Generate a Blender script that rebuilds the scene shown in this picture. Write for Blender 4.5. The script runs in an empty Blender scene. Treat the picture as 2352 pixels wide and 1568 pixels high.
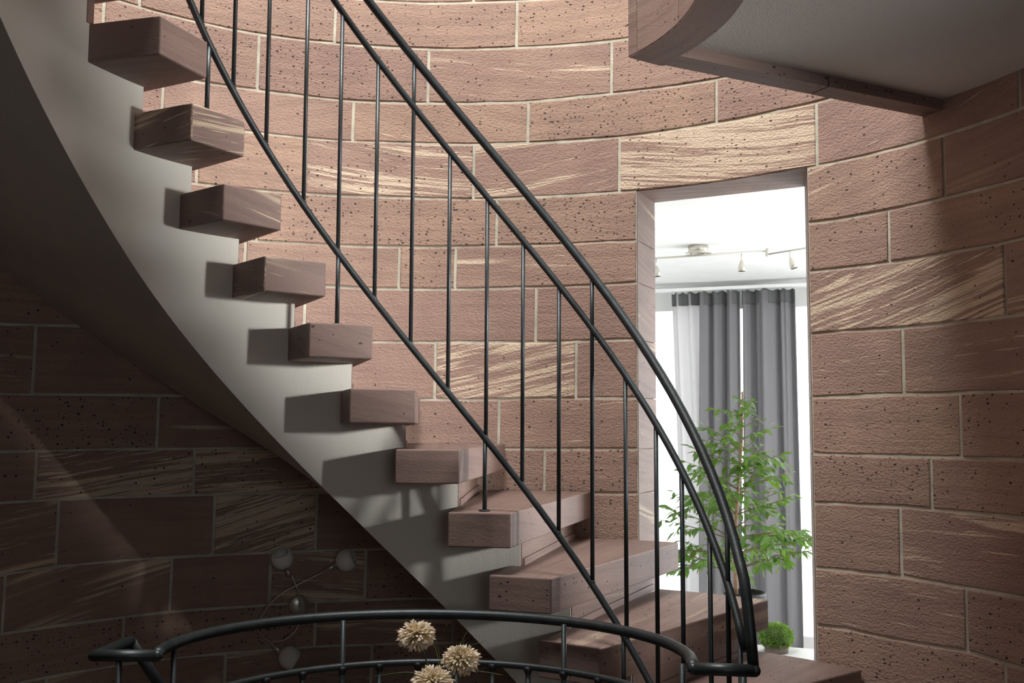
import bpy, bmesh, math, random
from mathutils import Vector, Matrix

# ---------------------------------------------------------------- camera, world, light, exposure
scn = bpy.context.scene
COL = scn.collection
EYE = 1.508
cam_d = bpy.data.cameras.new('camera'); cam = bpy.data.objects.new('camera', cam_d); COL.objects.link(cam)
cam_d.sensor_width = 36.0
cam_d.lens = 2296.74 / 2352 * 36.0
cam_d.clip_start = 0.02
cam.matrix_world = (Matrix.Translation((0, 0, EYE)) @ Matrix.Rotation(math.radians(90) + 0.085, 4, 'X')
                    @ Matrix.Rotation(0.0048, 4, 'Z'))
cam_d.dof.use_dof = True
cam_d.dof.focus_distance = 2.9
cam_d.dof.aperture_fstop = 11.0
scn.camera = cam

world = bpy.data.worlds.new('overcast'); scn.world = world
world.use_nodes = True
bgn = world.node_tree.nodes['Background']
bgn.inputs[0].default_value = (0.93, 0.97, 1.0, 1)
bgn.inputs[1].default_value = 2.6

scn.view_settings.view_transform = 'Standard'
scn.view_settings.look = 'None'
scn.view_settings.exposure = 0.08
scn.view_settings.gamma = 1.0
scn.view_settings.use_curve_mapping = False

def area(name, loc, target, sx, sy, power, color):
    d = bpy.data.lights.new(name, 'AREA'); d.shape = 'RECTANGLE'; d.size = sx; d.size_y = sy
    d.energy = power; d.color = color
    o = bpy.data.objects.new(name, d); COL.objects.link(o)
    o.location = loc
    o.rotation_euler = (Vector(target) - Vector(loc)).to_track_quat('-Z', 'Y').to_euler()
    return o
# skylight over the stair well, an added key lamp in the bay, an added fill lamp in the hall
area('skylight_light', (-0.35, 2.3, 4.66), (-0.1, 2.6, 1.0), 0.9, 0.9, 118, (1.0, 0.98, 0.95))
area('bay_side_key_light', (3.13, 4.92, 1.45), (0.4, 3.75, 1.35), 1.7, 1.9, 88, (0.98, 0.99, 1.0))
side_l = area('side_window_light', (3.02, 0.90, 1.95), (-0.45, 2.92, 1.65), 0.34, 0.20, 12, (1.0, 0.99, 0.96))
side_l.data.spread = math.radians(38)
area('hall_fill_light', (1.2, -2.9, 1.9), (0.6, 1.0, 1.4), 1.2, 1.0, 14, (0.96, 0.98, 1.0))

rnd = random.Random(7)
C = [-0.20258502995933889, 2.266903170440246]
treads = {-3: [-1.8882, 0.2689, 3.2399, 0.6906, -1.8723, 1.7404], -2: [-1.6907, 0.2689, 3.0599, 0.6906, -1.6749, 1.7404], -1: [-1.4933, 0.2689, 2.8799, 0.6906, -1.4774, 1.7404], 0: [-1.2958, 0.2689, 2.6999, 0.6906, -1.2799, 1.7404], 1: [-1.0834, 0.2677, 2.5265, 0.694, -1.0825, 1.7404], 2: [-0.8896, 0.2716, 2.3451, 0.6905, -0.885, 1.7404], 3: [-0.7117, 0.2716, 2.158, 0.6919, -0.6875, 1.7404], 4: [-0.5089, 0.2732, 1.98, 0.6915, -0.4901, 1.7404], 5: [-0.3039, 0.2729, 1.8034, 0.69, -0.2926, 1.7404], 6: [-0.1157, 0.2804, 1.6167, 0.6912, -0.0952, 1.7404], 7: [0.0715, 0.2705, 1.4406, 0.6902, 0.1023, 1.7404], 8: [0.2947, 0.2682, 1.2581, 0.6898, 0.2998, 1.7404], 9: [0.4746, 0.2719, 1.0798, 0.6919, 0.4972, 1.7404], 10: [0.6974, 0.2785, 0.9027, 0.6919, 0.6947, 1.7404], 11: [0.8763, 0.2689, 0.7199, 0.6906, 0.8921, 1.7404]}
t = 0.1004933536082585
rs = 0.8964563601015548
rail_b = [[-0.9256, 2.1359, 3.2015], [-0.9317, 2.1759, 3.152], [-0.9356, 2.2162, 3.1025], [-0.9373, 2.2567, 3.053], [-0.9368, 2.2971, 3.0034], [-0.934, 2.3375, 2.9539], [-0.929, 2.3777, 2.9044], [-0.9218, 2.4175, 2.8549], [-0.9124, 2.4569, 2.8053], [-0.9009, 2.4956, 2.7558], [-0.8872, 2.5337, 2.7063], [-0.8715, 2.571, 2.6568], [-0.8543, 2.6077, 2.6069], [-0.8353, 2.6435, 2.5568], [-0.8142, 2.6781, 2.5067], [-0.7911, 2.7116, 2.4565], [-0.7661, 2.7436, 2.4064], [-0.7393, 2.7742, 2.3564], [-0.7108, 2.8032, 2.3063], [-0.6807, 2.8306, 2.2563], [-0.649, 2.8562, 2.2064], [-0.616, 2.88, 2.1565], [-0.5816, 2.9019, 2.1066], [-0.5461, 2.9218, 2.0568], [-0.5095, 2.9397, 2.0071], [-0.472, 2.9555, 1.9575], [-0.4336, 2.9692, 1.9079], [-0.3946, 2.9807, 1.8584], [-0.3549, 2.9901, 1.8089], [-0.3149, 2.9972, 1.7596], [-0.2745, 3.0021, 1.7102], [-0.2339, 3.0048, 1.661], [-0.1932, 3.0052, 1.6118], [-0.1526, 3.0034, 1.5626], [-0.1121, 2.9994, 1.5135], [-0.0719, 2.9932, 1.4644], [-0.0322, 2.9849, 1.4153], [0.0071, 2.9744, 1.3663], [0.0457, 2.9618, 1.3172], [0.0836, 2.9471, 1.2681], [0.1207, 2.9304, 1.2191], [0.1568, 2.9118, 1.1699], [0.1919, 2.8912, 1.1208], [0.2259, 2.8688, 1.0715], [0.2587, 2.8447, 1.0222], [0.2901, 2.8188, 0.9728], [0.3202, 2.7913, 0.9233], [0.3488, 2.7622, 0.8736], [0.3758, 2.7315, 0.8238], [0.4005, 2.6989, 0.7743], [0.4233, 2.6651, 0.7248], [0.4443, 2.63, 0.6753], [0.4633, 2.5938, 0.6257], [0.4803, 2.5567, 0.5762], [0.4952, 2.5186, 0.5267], [0.508, 2.4798, 0.4772], [0.5187, 2.4404, 0.4277], [0.5271, 2.4004, 0.3781], [0.5334, 2.36, 0.3286], [0.5374, 2.3194, 0.2791]]
rail_m = [[-0.9303, 2.1351, 3.9416], [-0.9366, 2.176, 3.891], [-0.9405, 2.2171, 3.8403], [-0.9421, 2.2585, 3.7896], [-0.9414, 2.2998, 3.7389], [-0.9385, 2.3411, 3.6883], [-0.9332, 2.3821, 3.6376], [-0.9256, 2.4228, 3.5869], [-0.9157, 2.4629, 3.5362], [-0.9037, 2.5025, 3.4856], [-0.8894, 2.5413, 3.4349], [-0.873, 2.5793, 3.3842], [-0.8545, 2.6163, 3.3335], [-0.8339, 2.6522, 3.2829], [-0.8114, 2.6869, 3.2322], [-0.787, 2.7202, 3.1815], [-0.7607, 2.7522, 3.1308], [-0.7327, 2.7826, 3.0802], [-0.703, 2.8115, 3.0295], [-0.6718, 2.8386, 2.9788], [-0.6391, 2.8639, 2.9282], [-0.6051, 2.8874, 2.8775], [-0.5697, 2.9089, 2.8268], [-0.5332, 2.9283, 2.7763], [-0.4955, 2.9453, 2.7262], [-0.457, 2.9602, 2.6759], [-0.4177, 2.9729, 2.6255], [-0.3778, 2.9836, 2.5751], [-0.3375, 2.9921, 2.5245], [-0.2967, 2.9983, 2.474], [-0.2557, 3.0024, 2.4233], [-0.2145, 3.0042, 2.3727], [-0.1732, 3.0037, 2.322], [-0.1321, 3.001, 2.2713], [-0.0911, 2.996, 2.2206], [-0.0505, 2.9888, 2.1699], [-0.0103, 2.9794, 2.1193], [0.0293, 2.9677, 2.0686], [0.0682, 2.9539, 2.018], [0.1062, 2.9379, 1.9674], [0.1434, 2.9198, 1.9168], [0.1795, 2.8996, 1.8662], [0.2144, 2.8775, 1.8157], [0.248, 2.8534, 1.7651], [0.2802, 2.8274, 1.7146], [0.3109, 2.7997, 1.6641], [0.34, 2.7703, 1.6136], [0.3674, 2.7392, 1.5631], [0.393, 2.7067, 1.5126], [0.4166, 2.6727, 1.462], [0.4383, 2.6374, 1.4114], [0.458, 2.601, 1.3608], [0.4755, 2.5635, 1.3101], [0.4908, 2.525, 1.2593], [0.5039, 2.4858, 1.2084], [0.5146, 2.4459, 1.1574], [0.5231, 2.4054, 1.1063], [0.5291, 2.3645, 1.055], [0.5328, 2.3234, 1.0035], [0.5345, 2.2822, 0.9525]]
rail_h = [[-0.9315, 2.1349, 4.0901], [-0.9378, 2.1761, 4.0392], [-0.9417, 2.2176, 3.9882], [-0.9433, 2.2592, 3.9372], [-0.9426, 2.3009, 3.8862], [-0.9395, 2.3424, 3.8352], [-0.9341, 2.3838, 3.7842], [-0.9263, 2.4247, 3.7333], [-0.9163, 2.4652, 3.6823], [-0.904, 2.505, 3.6313], [-0.8895, 2.5441, 3.5803], [-0.8729, 2.5823, 3.5293], [-0.8541, 2.6195, 3.4784], [-0.8332, 2.6556, 3.4274], [-0.8103, 2.6904, 3.3764], [-0.7856, 2.7239, 3.3254], [-0.7589, 2.756, 3.2744], [-0.7306, 2.7865, 3.2234], [-0.7005, 2.8154, 3.1725], [-0.6689, 2.8425, 3.1215], [-0.6357, 2.8678, 3.0705], [-0.6013, 2.8912, 3.0195], [-0.5655, 2.9127, 2.9685], [-0.5286, 2.9321, 2.9176], [-0.4907, 2.9493, 2.8666], [-0.4519, 2.9645, 2.8156], [-0.4119, 2.9763, 2.766], [-0.3715, 2.986, 2.7164], [-0.3306, 2.9935, 2.6666], [-0.2895, 2.9989, 2.6166], [-0.2481, 3.0022, 2.5664], [-0.2067, 3.0034, 2.5161], [-0.1653, 3.0024, 2.4656], [-0.124, 2.9992, 2.415], [-0.0829, 2.9938, 2.3644], [-0.0421, 2.9862, 2.3136], [-0.0018, 2.9765, 2.2627], [0.038, 2.9645, 2.2118], [0.077, 2.9504, 2.1609], [0.1153, 2.9341, 2.1099], [0.1526, 2.9158, 2.0589], [0.1889, 2.8953, 2.0078], [0.224, 2.8729, 1.9568], [0.2578, 2.8484, 1.9057], [0.2902, 2.8221, 1.8546], [0.321, 2.7939, 1.8036], [0.3502, 2.7639, 1.7525], [0.3776, 2.7323, 1.7014], [0.4031, 2.6991, 1.6503], [0.4266, 2.6645, 1.5992], [0.448, 2.6285, 1.548], [0.4673, 2.5913, 1.4969], [0.4842, 2.553, 1.4457], [0.4988, 2.5138, 1.3945], [0.511, 2.4738, 1.3432], [0.5206, 2.4331, 1.2919], [0.5278, 2.392, 1.2404], [0.5324, 2.3506, 1.189], [0.5343, 2.309, 1.1374], [0.5336, 2.2675, 1.0857]]
bal = [[-0.8446, 2.626, "m"], [-0.782, 2.7232, "m"], [-0.7071, 2.8066, "m"], [-0.6122, 2.8824, "m"], [-0.5182, 2.9355, "m"], [-0.4128, 2.9753, "m"], [-0.3051, 2.9984, "h"], [-0.1921, 3.0052, "m"], [-0.0765, 2.9939, "m"], [0.0321, 2.9662, "m"], [0.1376, 2.9217, "m"], [0.2302, 2.8657, "h"], [0.3176, 2.7937, "m"], [0.3908, 2.7116, "m"], [0.4454, 2.6279, "m"], [0.4936, 2.5168, "m"], [0.5183, 2.4281, "h"], [0.5298, 2.3564, "m"]]
post = [[2, -0.8132, 2.6394], [5, -0.4809, 2.8599], [8, -0.0627, 3.088]]
arc1 = [[-0.8374, 2.4076, 0.968], [-0.842, 2.4497, 0.968], [-0.8414, 2.4922, 0.968], [-0.8357, 2.5343, 0.968], [-0.8254, 2.5756, 0.968], [-0.8107, 2.6157, 0.968], [-0.7921, 2.6542, 0.968], [-0.7699, 2.6909, 0.968], [-0.7444, 2.7254, 0.968], [-0.7161, 2.7576, 0.968], [-0.6853, 2.7874, 0.968], [-0.6524, 2.8146, 0.968], [-0.6176, 2.8392, 0.968], [-0.5812, 2.8612, 0.968], [-0.5437, 2.8806, 0.968], [-0.5051, 2.8974, 0.968], [-0.4657, 2.9117, 0.968], [-0.4257, 2.9234, 0.968], [-0.3853, 2.9328, 0.968], [-0.3447, 2.9398, 0.968], [-0.3039, 2.9446, 0.968], [-0.2631, 2.9471, 0.968], [-0.2223, 2.9474, 0.968], [-0.1817, 2.9456, 0.968], [-0.1413, 2.9418, 0.968], [-0.1013, 2.9358, 0.968], [-0.0615, 2.9278, 0.968], [-0.0223, 2.9177, 0.968], [0.0164, 2.9056, 0.968], [0.0545, 2.8913, 0.968], [0.0919, 2.8749, 0.968], [0.1283, 2.8564, 0.968], [0.1637, 2.8357, 0.968], [0.1979, 2.8128, 0.968], [0.2306, 2.7877, 0.968], [0.2618, 2.7604, 0.968], [0.291, 2.731, 0.968], [0.3181, 2.6995, 0.968], [0.3429, 2.666, 0.968], [0.3649, 2.6307, 0.968], [0.3839, 2.5936, 0.968], [0.3995, 2.5551, 0.968], [0.4116, 2.5154, 0.968], [0.4197, 2.4748, 0.968], [0.4237, 2.4337, 0.968], [0.4231, 2.3925, 0.968], [0.4179, 2.3518, 0.968], [0.4078, 2.312, 0.968]]
arc2 = [[-0.8135, 2.3733, 0.843], [-0.8079, 2.4103, 0.843], [-0.7999, 2.447, 0.843], [-0.7897, 2.4831, 0.843], [-0.7773, 2.5185, 0.843], [-0.7628, 2.5531, 0.843], [-0.7461, 2.5867, 0.843], [-0.7274, 2.6192, 0.843], [-0.7068, 2.6505, 0.843], [-0.6836, 2.6799, 0.843], [-0.6582, 2.7074, 0.843], [-0.6313, 2.7333, 0.843], [-0.603, 2.7576, 0.843], [-0.5734, 2.7802, 0.843], [-0.5427, 2.801, 0.843], [-0.5108, 2.8199, 0.843], [-0.4779, 2.837, 0.843], [-0.4441, 2.8521, 0.843], [-0.4096, 2.8653, 0.843], [-0.3743, 2.8764, 0.843], [-0.3385, 2.8855, 0.843], [-0.3021, 2.8926, 0.843], [-0.2655, 2.8975, 0.843], [-0.2285, 2.9003, 0.843], [-0.1915, 2.901, 0.843], [-0.1544, 2.8996, 0.843], [-0.1173, 2.896, 0.843], [-0.0805, 2.8902, 0.843], [-0.044, 2.8824, 0.843], [-0.0079, 2.8724, 0.843], [0.0276, 2.8603, 0.843], [0.0625, 2.8462, 0.843], [0.0966, 2.83, 0.843], [0.1298, 2.8118, 0.843], [0.1621, 2.7916, 0.843], [0.1932, 2.7696, 0.843], [0.2232, 2.7456, 0.843], [0.2518, 2.7198, 0.843], [0.279, 2.6923, 0.843], [0.3032, 2.6621, 0.843], [0.3246, 2.6297, 0.843], [0.3439, 2.5961, 0.843], [0.3611, 2.5614, 0.843], [0.3761, 2.5257, 0.843], [0.3889, 2.4891, 0.843], [0.3994, 2.4519, 0.843], [0.4076, 2.414, 0.843], [0.4135, 2.3757, 0.843]]
arc_pts = {"r0": [0.412, 2.3039, 0.968], "r1": [0.5449, 2.2864, 0.968], "l0": [-0.8321, 2.4067, 0.968], "l1": [-0.9722, 2.4037, 0.968], "l2": [-0.9526, 2.5622, 0.968], "l3": [-0.9069, 2.6463, 0.8429]}
arcbal = [[-0.5651, 2.7858, "b"], [-0.4663, 2.8422, "t"], [-0.3683, 2.878, "b"], [-0.2624, 2.8977, "b"], [-0.1535, 2.8995, "b"], [-0.0508, 2.8838, "b"], [0.0492, 2.8516, "b"], [0.146, 2.8017, "t"], [0.2354, 2.7346, "b"], [0.3123, 2.6484, "b"], [0.3656, 2.5508, "b"], [-0.6488, 2.7165, "b"], [-0.7257, 2.6218, "b"], [-0.835, 2.5371, "t"]]
knots = {-1: [[-0.1923, 3.252], [-0.0389, 3.2576], [0.0228, 3.2641]], 0: [[-0.7822, 3.0431], [-0.6224, 3.0431], [-0.5269, 3.0432], [-0.3011, 3.0551], [-0.0838, 3.0615], [0.1235, 3.0661], [0.3991, 3.0594]], 1: [[-0.6069, 2.8119], [-0.4742, 2.8201], [-0.2856, 2.8222], [-0.0843, 2.8328], [0.0544, 2.8352], [0.1528, 2.8356], [0.2399, 2.841], [0.3474, 2.8433], [0.5907, 2.8342]], 2: [[-0.4957, 2.6469], [-0.3725, 2.6521], [-0.2838, 2.6532], [-0.1669, 2.6603], [0.0225, 2.6615], [0.1521, 2.6642], [0.3653, 2.6614], [0.5894, 2.6642], [0.8163, 2.6622]], 3: [[-0.5998, 2.4173], [-0.4683, 2.4213], [-0.3599, 2.4264], [-0.165, 2.4346], [0.0245, 2.4333], [0.1688, 2.4372], [0.3668, 2.4386], [0.4042, 2.4382], [0.5428, 2.434], [0.7881, 2.4316], [0.8853, 2.431], [1.0231, 2.4271], [1.0872, 2.4273], [1.2493, 2.4288]], 4: [[-0.5033, 2.2197], [-0.3603, 2.2266], [-0.286, 2.2261], [-0.1083, 2.2323], [0.079, 2.2412], [0.1985, 2.2394], [0.3118, 2.2427], [0.4035, 2.2392], [0.7923, 2.2318], [0.8822, 2.2265], [0.9699, 2.2287], [1.2518, 2.2266]], 5: [[-0.3086, 2.0592], [-0.2024, 2.0586], [-0.011, 2.0627], [0.13, 2.0671], [0.3277, 2.0709], [0.4029, 2.073], [0.7882, 2.0578], [0.8796, 2.0549], [1.2098, 2.051], [1.247, 2.0523]], 6: [[-0.9845, 1.8315], [-0.8458, 1.8474], [-0.2014, 1.8418], [-0.0607, 1.8457], [0.1306, 1.8474], [0.1989, 1.8456], [0.3273, 1.85], [0.3912, 1.8505], [0.7902, 1.8378], [0.8763, 1.8398], [0.9925, 1.8345], [1.2411, 1.834]], 7: [[-0.9782, 1.6052], [-0.669, 1.6151], [-0.0909, 1.6142], [0.0862, 1.6157], [0.1311, 1.6214], [0.4044, 1.6226], [0.7883, 1.615], [0.9885, 1.6188], [1.1076, 1.6174], [1.2351, 1.6158]], 8: [[-0.973, 1.4182], [-0.7797, 1.4218], [-0.5857, 1.4214], [0.1017, 1.419], [0.3087, 1.4224], [0.4067, 1.4245], [0.7877, 1.4188], [0.9584, 1.4202], [1.1076, 1.4194], [1.2299, 1.4216]], 9: [[-0.9684, 1.2545], [-0.8611, 1.2554], [-0.7097, 1.2536], [-0.5443, 1.251], [-0.3222, 1.2468], [0.3084, 1.2515], [0.4061, 1.2546], [0.7902, 1.2513], [0.9773, 1.2582], [1.1556, 1.2576], [1.2255, 1.2592]], 10: [[-0.962, 1.0235], [-0.8589, 1.032], [-0.705, 1.0311], [-0.5405, 1.0262], [-0.4129, 1.0256], [-0.3195, 1.0258], [-0.1608, 1.0224], [0.7898, 1.029], [0.8844, 1.0337], [0.9733, 1.0368], [1.1033, 1.0333], [1.2195, 1.0336]], 11: [[-0.9568, 0.8353], [-0.8315, 0.8343], [-0.7209, 0.8342], [-0.6235, 0.8351], [-0.4251, 0.8278], [-0.2074, 0.8305], [-0.0542, 0.8309], [0.7886, 0.8372], [0.8458, 0.8395], [0.904, 0.8349], [0.9919, 0.8351], [1.1035, 0.8458], [1.1788, 0.8393], [1.2142, 0.8377]], 12: [[-0.891, 0.6697], [-0.7303, 0.6707], [-0.5964, 0.6673], [-0.5099, 0.6634], [-0.1951, 0.6579]]}
vj = {-1: [-0.3742, 0.0205, 0.3639], 0: [-0.7338, -0.3022, 0.1233], 1: [-0.4739, -0.0841, 0.3476], 2: [-0.6788, -0.2568, 0.1509, 0.5911], 3: [-0.6003, -0.3623, 0.024, 0.365, 0.8157, 1.2506], 4: [-0.4666, 0.0787, 1.0898], 5: [-0.4913, -0.1456, -0.0164, 0.9684], 6: [-0.8347, -0.3568, 0.1706, 1.2071], 7: [-0.9168, -0.5799, -0.06, 0.2631, 0.9905], 8: [-0.6653, -0.2548, 0.0865, 1.1063], 9: [-0.9041, -0.5869, -0.1557, 0.1914, 1.0422], 10: [-0.8574, -0.5415, -0.3218, 0.0918, 0.9754], 11: [-0.9531, -0.627, -0.419, -0.2112, 0.1417, 1.1052], 12: [-0.72, -0.3188, -0.0146, 1.1784], 13: [-0.5088, -0.1944, 0.1816]}
door = [0.4052, 0.7918]
slab = {"corner": [0.3352, 2.6555, 2.508], "wall": [1.3369, 3.1535, 2.508], "c": [-0.271, 2.257], "r": 0.726}
lamp = [[-0.8165, 3.9142, 0.8236], [-0.8867, 3.8863, 1.0164], [-0.6609, 3.9641, 0.9943], [-0.8465, 3.9027, 0.646], [-0.8705, 3.8931, 0.9712], [-0.8561, 3.8989, 0.9441], [-0.6914, 3.9556, 0.9785], [-0.7312, 3.9436, 0.9599], [-0.8727, 3.8922, 0.6612], [-0.902, 3.8798, 0.6912], [-0.9128, 3.875, 0.7067]]
HEND = [[0.5336, 2.326, 1.1628], [0.5357, 2.312, 1.1211], [0.5372, 2.3, 1.0798], [0.5388, 2.289, 1.034], [0.5459, 2.2985, 0.968]]
CX, CY = C
RW = 1.758
DTH = 0.1975; RISE = 0.18
PI = math.pi

# ---------------------------------------------------------------- helpers
def cyl(r, a, z=None):
    if z is None: return (CX + r*math.sin(a), CY + r*math.cos(a))
    return (CX + r*math.sin(a), CY + r*math.cos(a), z)

def mesh_obj(name, verts, faces, mat=None, parent=None, uvs=None, smooth=False):
    me = bpy.data.meshes.new(name)
    me.from_pydata(verts, [], faces)
    if uvs is not None:
        lay = me.uv_layers.new(name='UVMap')
        for li, loop in enumerate(me.loops): lay.data[li].uv = uvs[loop.vertex_index]
    if mat: me.materials.append(mat)
    if smooth:
        for p in me.polygons: p.use_smooth = True
    o = bpy.data.objects.new(name, me); COL.objects.link(o)
    if parent: o.parent = parent
    return o

def bm_obj(name, bm, mat=None, parent=None, smooth=False):
    me = bpy.data.meshes.new(name)
    bmesh.ops.recalc_face_normals(bm, faces=bm.faces)
    bm.to_mesh(me); bm.free()
    if mat: me.materials.append(mat)
    if smooth:
        for p in me.polygons: p.use_smooth = True
    o = bpy.data.objects.new(name, me); COL.objects.link(o)
    if parent: o.parent = parent
    return o

def tag(o, label=None, cat=None, group=None, kind=None):
    if label: o['label'] = label
    if cat: o['category'] = cat
    if group: o['group'] = group
    if kind: o['kind'] = kind
    return o

def empty(name, loc=(0, 0, 0), **kw):
    o = bpy.data.objects.new(name, None); COL.objects.link(o); o.location = loc
    o.empty_display_size = 0.1
    bpy.context.view_layer.update()
    return tag(o, **kw)

def adopt(child, parent):
    child.parent = parent
    child.matrix_parent_inverse = Matrix.Translation(-Vector(parent.location))
    return child

def prism(name, poly, z0, z1, mat, parent=None, bevel=0.0):
    """poly: list of (x, y) counter-clockwise, optional z list"""
    bm = bmesh.new()
    lo = [bm.verts.new((x, y, z0)) for x, y in poly]
    hi = [bm.verts.new((x, y, z1)) for x, y in poly]
    bm.faces.new(lo[::-1]); bm.faces.new(hi)
    n = len(poly)
    for i in range(n): bm.faces.new((lo[i], lo[(i+1) % n], hi[(i+1) % n], hi[i]))
    bmesh.ops.recalc_face_normals(bm, faces=bm.faces)
    if bevel: bmesh.ops.bevel(bm, geom=list(bm.edges), offset=bevel, segments=2, profile=0.5, affect='EDGES')
    boxuv(bm)
    return bm_obj(name, bm, mat, parent)

def boxuv(bm):
    lay = bm.loops.layers.uv.verify()
    bm.normal_update()
    for f in bm.faces:
        n = f.normal
        if abs(n.z) > 0.7:
            t = None
            best = max(f.edges, key=lambda e: e.calc_length())
            d = (best.verts[1].co - best.verts[0].co); d.z = 0
            d = d.normalized() if d.length > 1e-6 else Vector((1, 0, 0))
            if d.x < 0: d = -d
            b = Vector((-d.y, d.x, 0))
        else:
            d = Vector((-n.y, n.x, 0)).normalized(); b = Vector((0, 0, 1))
        for l in f.loops: l[lay].uv = (l.vert.co.dot(d), l.vert.co.dot(b))

def tube_bm(pts, rad, seg=12, bm=None, caps=True):
    if bm is None: bm = bmesh.new()
    pts = [Vector(p) for p in pts]; n = len(pts)
    rads = rad if isinstance(rad, (list, tuple)) else [rad]*n
    t0 = (pts[1]-pts[0]).normalized()
    up = Vector((0, 0, 1)) if abs(t0.z) < 0.9 else Vector((1, 0, 0))
    nrm = (up - t0*up.dot(t0)).normalized()
    rings = []
    for i in range(n):
        a = pts[max(i-1, 0)]; b = pts[min(i+1, n-1)]
        t = (b-a).normalized()
        nrm = (nrm - t*nrm.dot(t)).normalized(); bi = t.cross(nrm)
        k = 1.0
        if 0 < i < n-1:
            c = (pts[i]-pts[i-1]).normalized().dot(t)
            k = 1.0/max(c, 0.5)
        # mitre: stretch along the bend direction
        bend = ((pts[min(i+1, n-1)]-pts[i]).normalized() - (pts[i]-pts[i-1] if i else pts[1]-pts[0]).normalized())
        bd = bend.normalized() if bend.length > 1e-4 else None
        ring = []
        for s in range(seg):
            an = 2*PI*s/seg
            o = (nrm*math.cos(an) + bi*math.sin(an))*rads[i]
            if bd is not None and k > 1.001: o = o + bd*(o.dot(bd))*(k-1)
            ring.append(bm.verts.new(pts[i]+o))
        rings.append(ring)
    for i in range(n-1):
        for s in range(seg):
            bm.faces.new((rings[i][s], rings[i][(s+1) % seg], rings[i+1][(s+1) % seg], rings[i+1][s]))
    if caps:
        bm.faces.new(rings[0][::-1]); bm.faces.new(rings[-1])
    return bm

def tube(name, pts, rad, mat, parent=None, seg=12, smooth=True):
    o = bm_obj(name, tube_bm(pts, rad, seg), mat, parent, smooth)
    return o

def lathe_bm(prof, axis_o=(0, 0, 0), axis=(0, 0, 1), seg=24, bm=None, close=False):
    """prof: list of (radius, height along axis)"""
    if bm is None: bm = bmesh.new()
    ax = Vector(axis).normalized(); o = Vector(axis_o)
    u = ax.orthogonal().normalized(); v = ax.cross(u)
    rings = []
    for r, h in prof:
        if r < 1e-5: rings.append([bm.verts.new(o+ax*h)])
        else: rings.append([bm.verts.new(o+ax*h+(u*math.cos(2*PI*s/seg)+v*math.sin(2*PI*s/seg))*r) for s in range(seg)])
    for a, b in zip(rings[:-1], rings[1:]):
        for s in range(seg):
            q = [a[s % len(a)], a[(s+1) % len(a)], b[(s+1) % len(b)], b[s % len(b)]]
            u_ = []
            for x in q:
                if x not in u_: u_.append(x)
            if len(u_) > 2: bm.faces.new(u_)
    return bm

def lathe(name, prof, o, axis, mat, parent=None, seg=24, smooth=True):
    return bm_obj(name, lathe_bm(prof, o, axis, seg), mat, parent, smooth)

def box_bm(lo, hi, bm=None, rot=None):
    if bm is None: bm = bmesh.new()
    g = bmesh.ops.create_cube(bm, size=1.0)
    for v in g['verts']:
        v.co = Vector(((v.co.x+.5)*(hi[0]-lo[0])+lo[0], (v.co.y+.5)*(hi[1]-lo[1])+lo[1], (v.co.z+.5)*(hi[2]-lo[2])+lo[2]))
        if rot: v.co = rot @ v.co
    return bm

# ---------------------------------------------------------------- materials
def new_mat(name):
    m = bpy.data.materials.new(name); m.use_nodes = True
    nt = m.node_tree; b = nt.nodes['Principled BSDF']
    return m, nt, b
def N(nt, typ, **kw):
    n = nt.nodes.new(typ)
    for k, v in kw.items():
        if k.startswith('i_'):
            key = k[2:]; key = int(key) if key.isdigit() else key
            n.inputs[key].default_value = v
        else: setattr(n, k, v)
    return n
def L(nt, a, b): nt.links.new(a, b)
def ramp(nt, fac, stops):
    r = N(nt, 'ShaderNodeValToRGB'); e = r.color_ramp.elements
    while len(e) < len(stops): e.new(0.5)
    for i, (p, c) in enumerate(stops):
        e[i].position = p; e[i].color = (*c, 1) if len(c) == 3 else c
    L(nt, fac, r.inputs[0]); return r.outputs[0]
def math_n(nt, op, a, b=None, c=None, clamp=False):
    n = N(nt, 'ShaderNodeMath', operation=op, use_clamp=clamp)
    for i, x in enumerate((a, b, c)):
        if x is None: continue
        if isinstance(x, (int, float)): n.inputs[i].default_value = x
        else: L(nt, x, n.inputs[i])
    return n.outputs[0]
def mix(nt, fac, a, b, blend='MIX'):
    n = N(nt, 'ShaderNodeMix', data_type='RGBA', blend_type=blend)
    for i, x in ((0, fac), (6, a), (7, b)):
        if isinstance(x, (int, float)): n.inputs[i].default_value = x
        elif isinstance(x, tuple): n.inputs[i].default_value = (*x, 1) if len(x) == 3 else x
        else: L(nt, x, n.inputs[i])
    return n.outputs[2]
def ss(nt, x, lo, hi):
    n = N(nt, 'ShaderNodeMapRange', interpolation_type='SMOOTHSTEP')
    L(nt, x, n.inputs[0])
    for i, y in ((1, lo), (2, hi)):
        if isinstance(y, (int, float)): n.inputs[i].default_value = y
        else: L(nt, y, n.inputs[i])
    return n.outputs[0]

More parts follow.
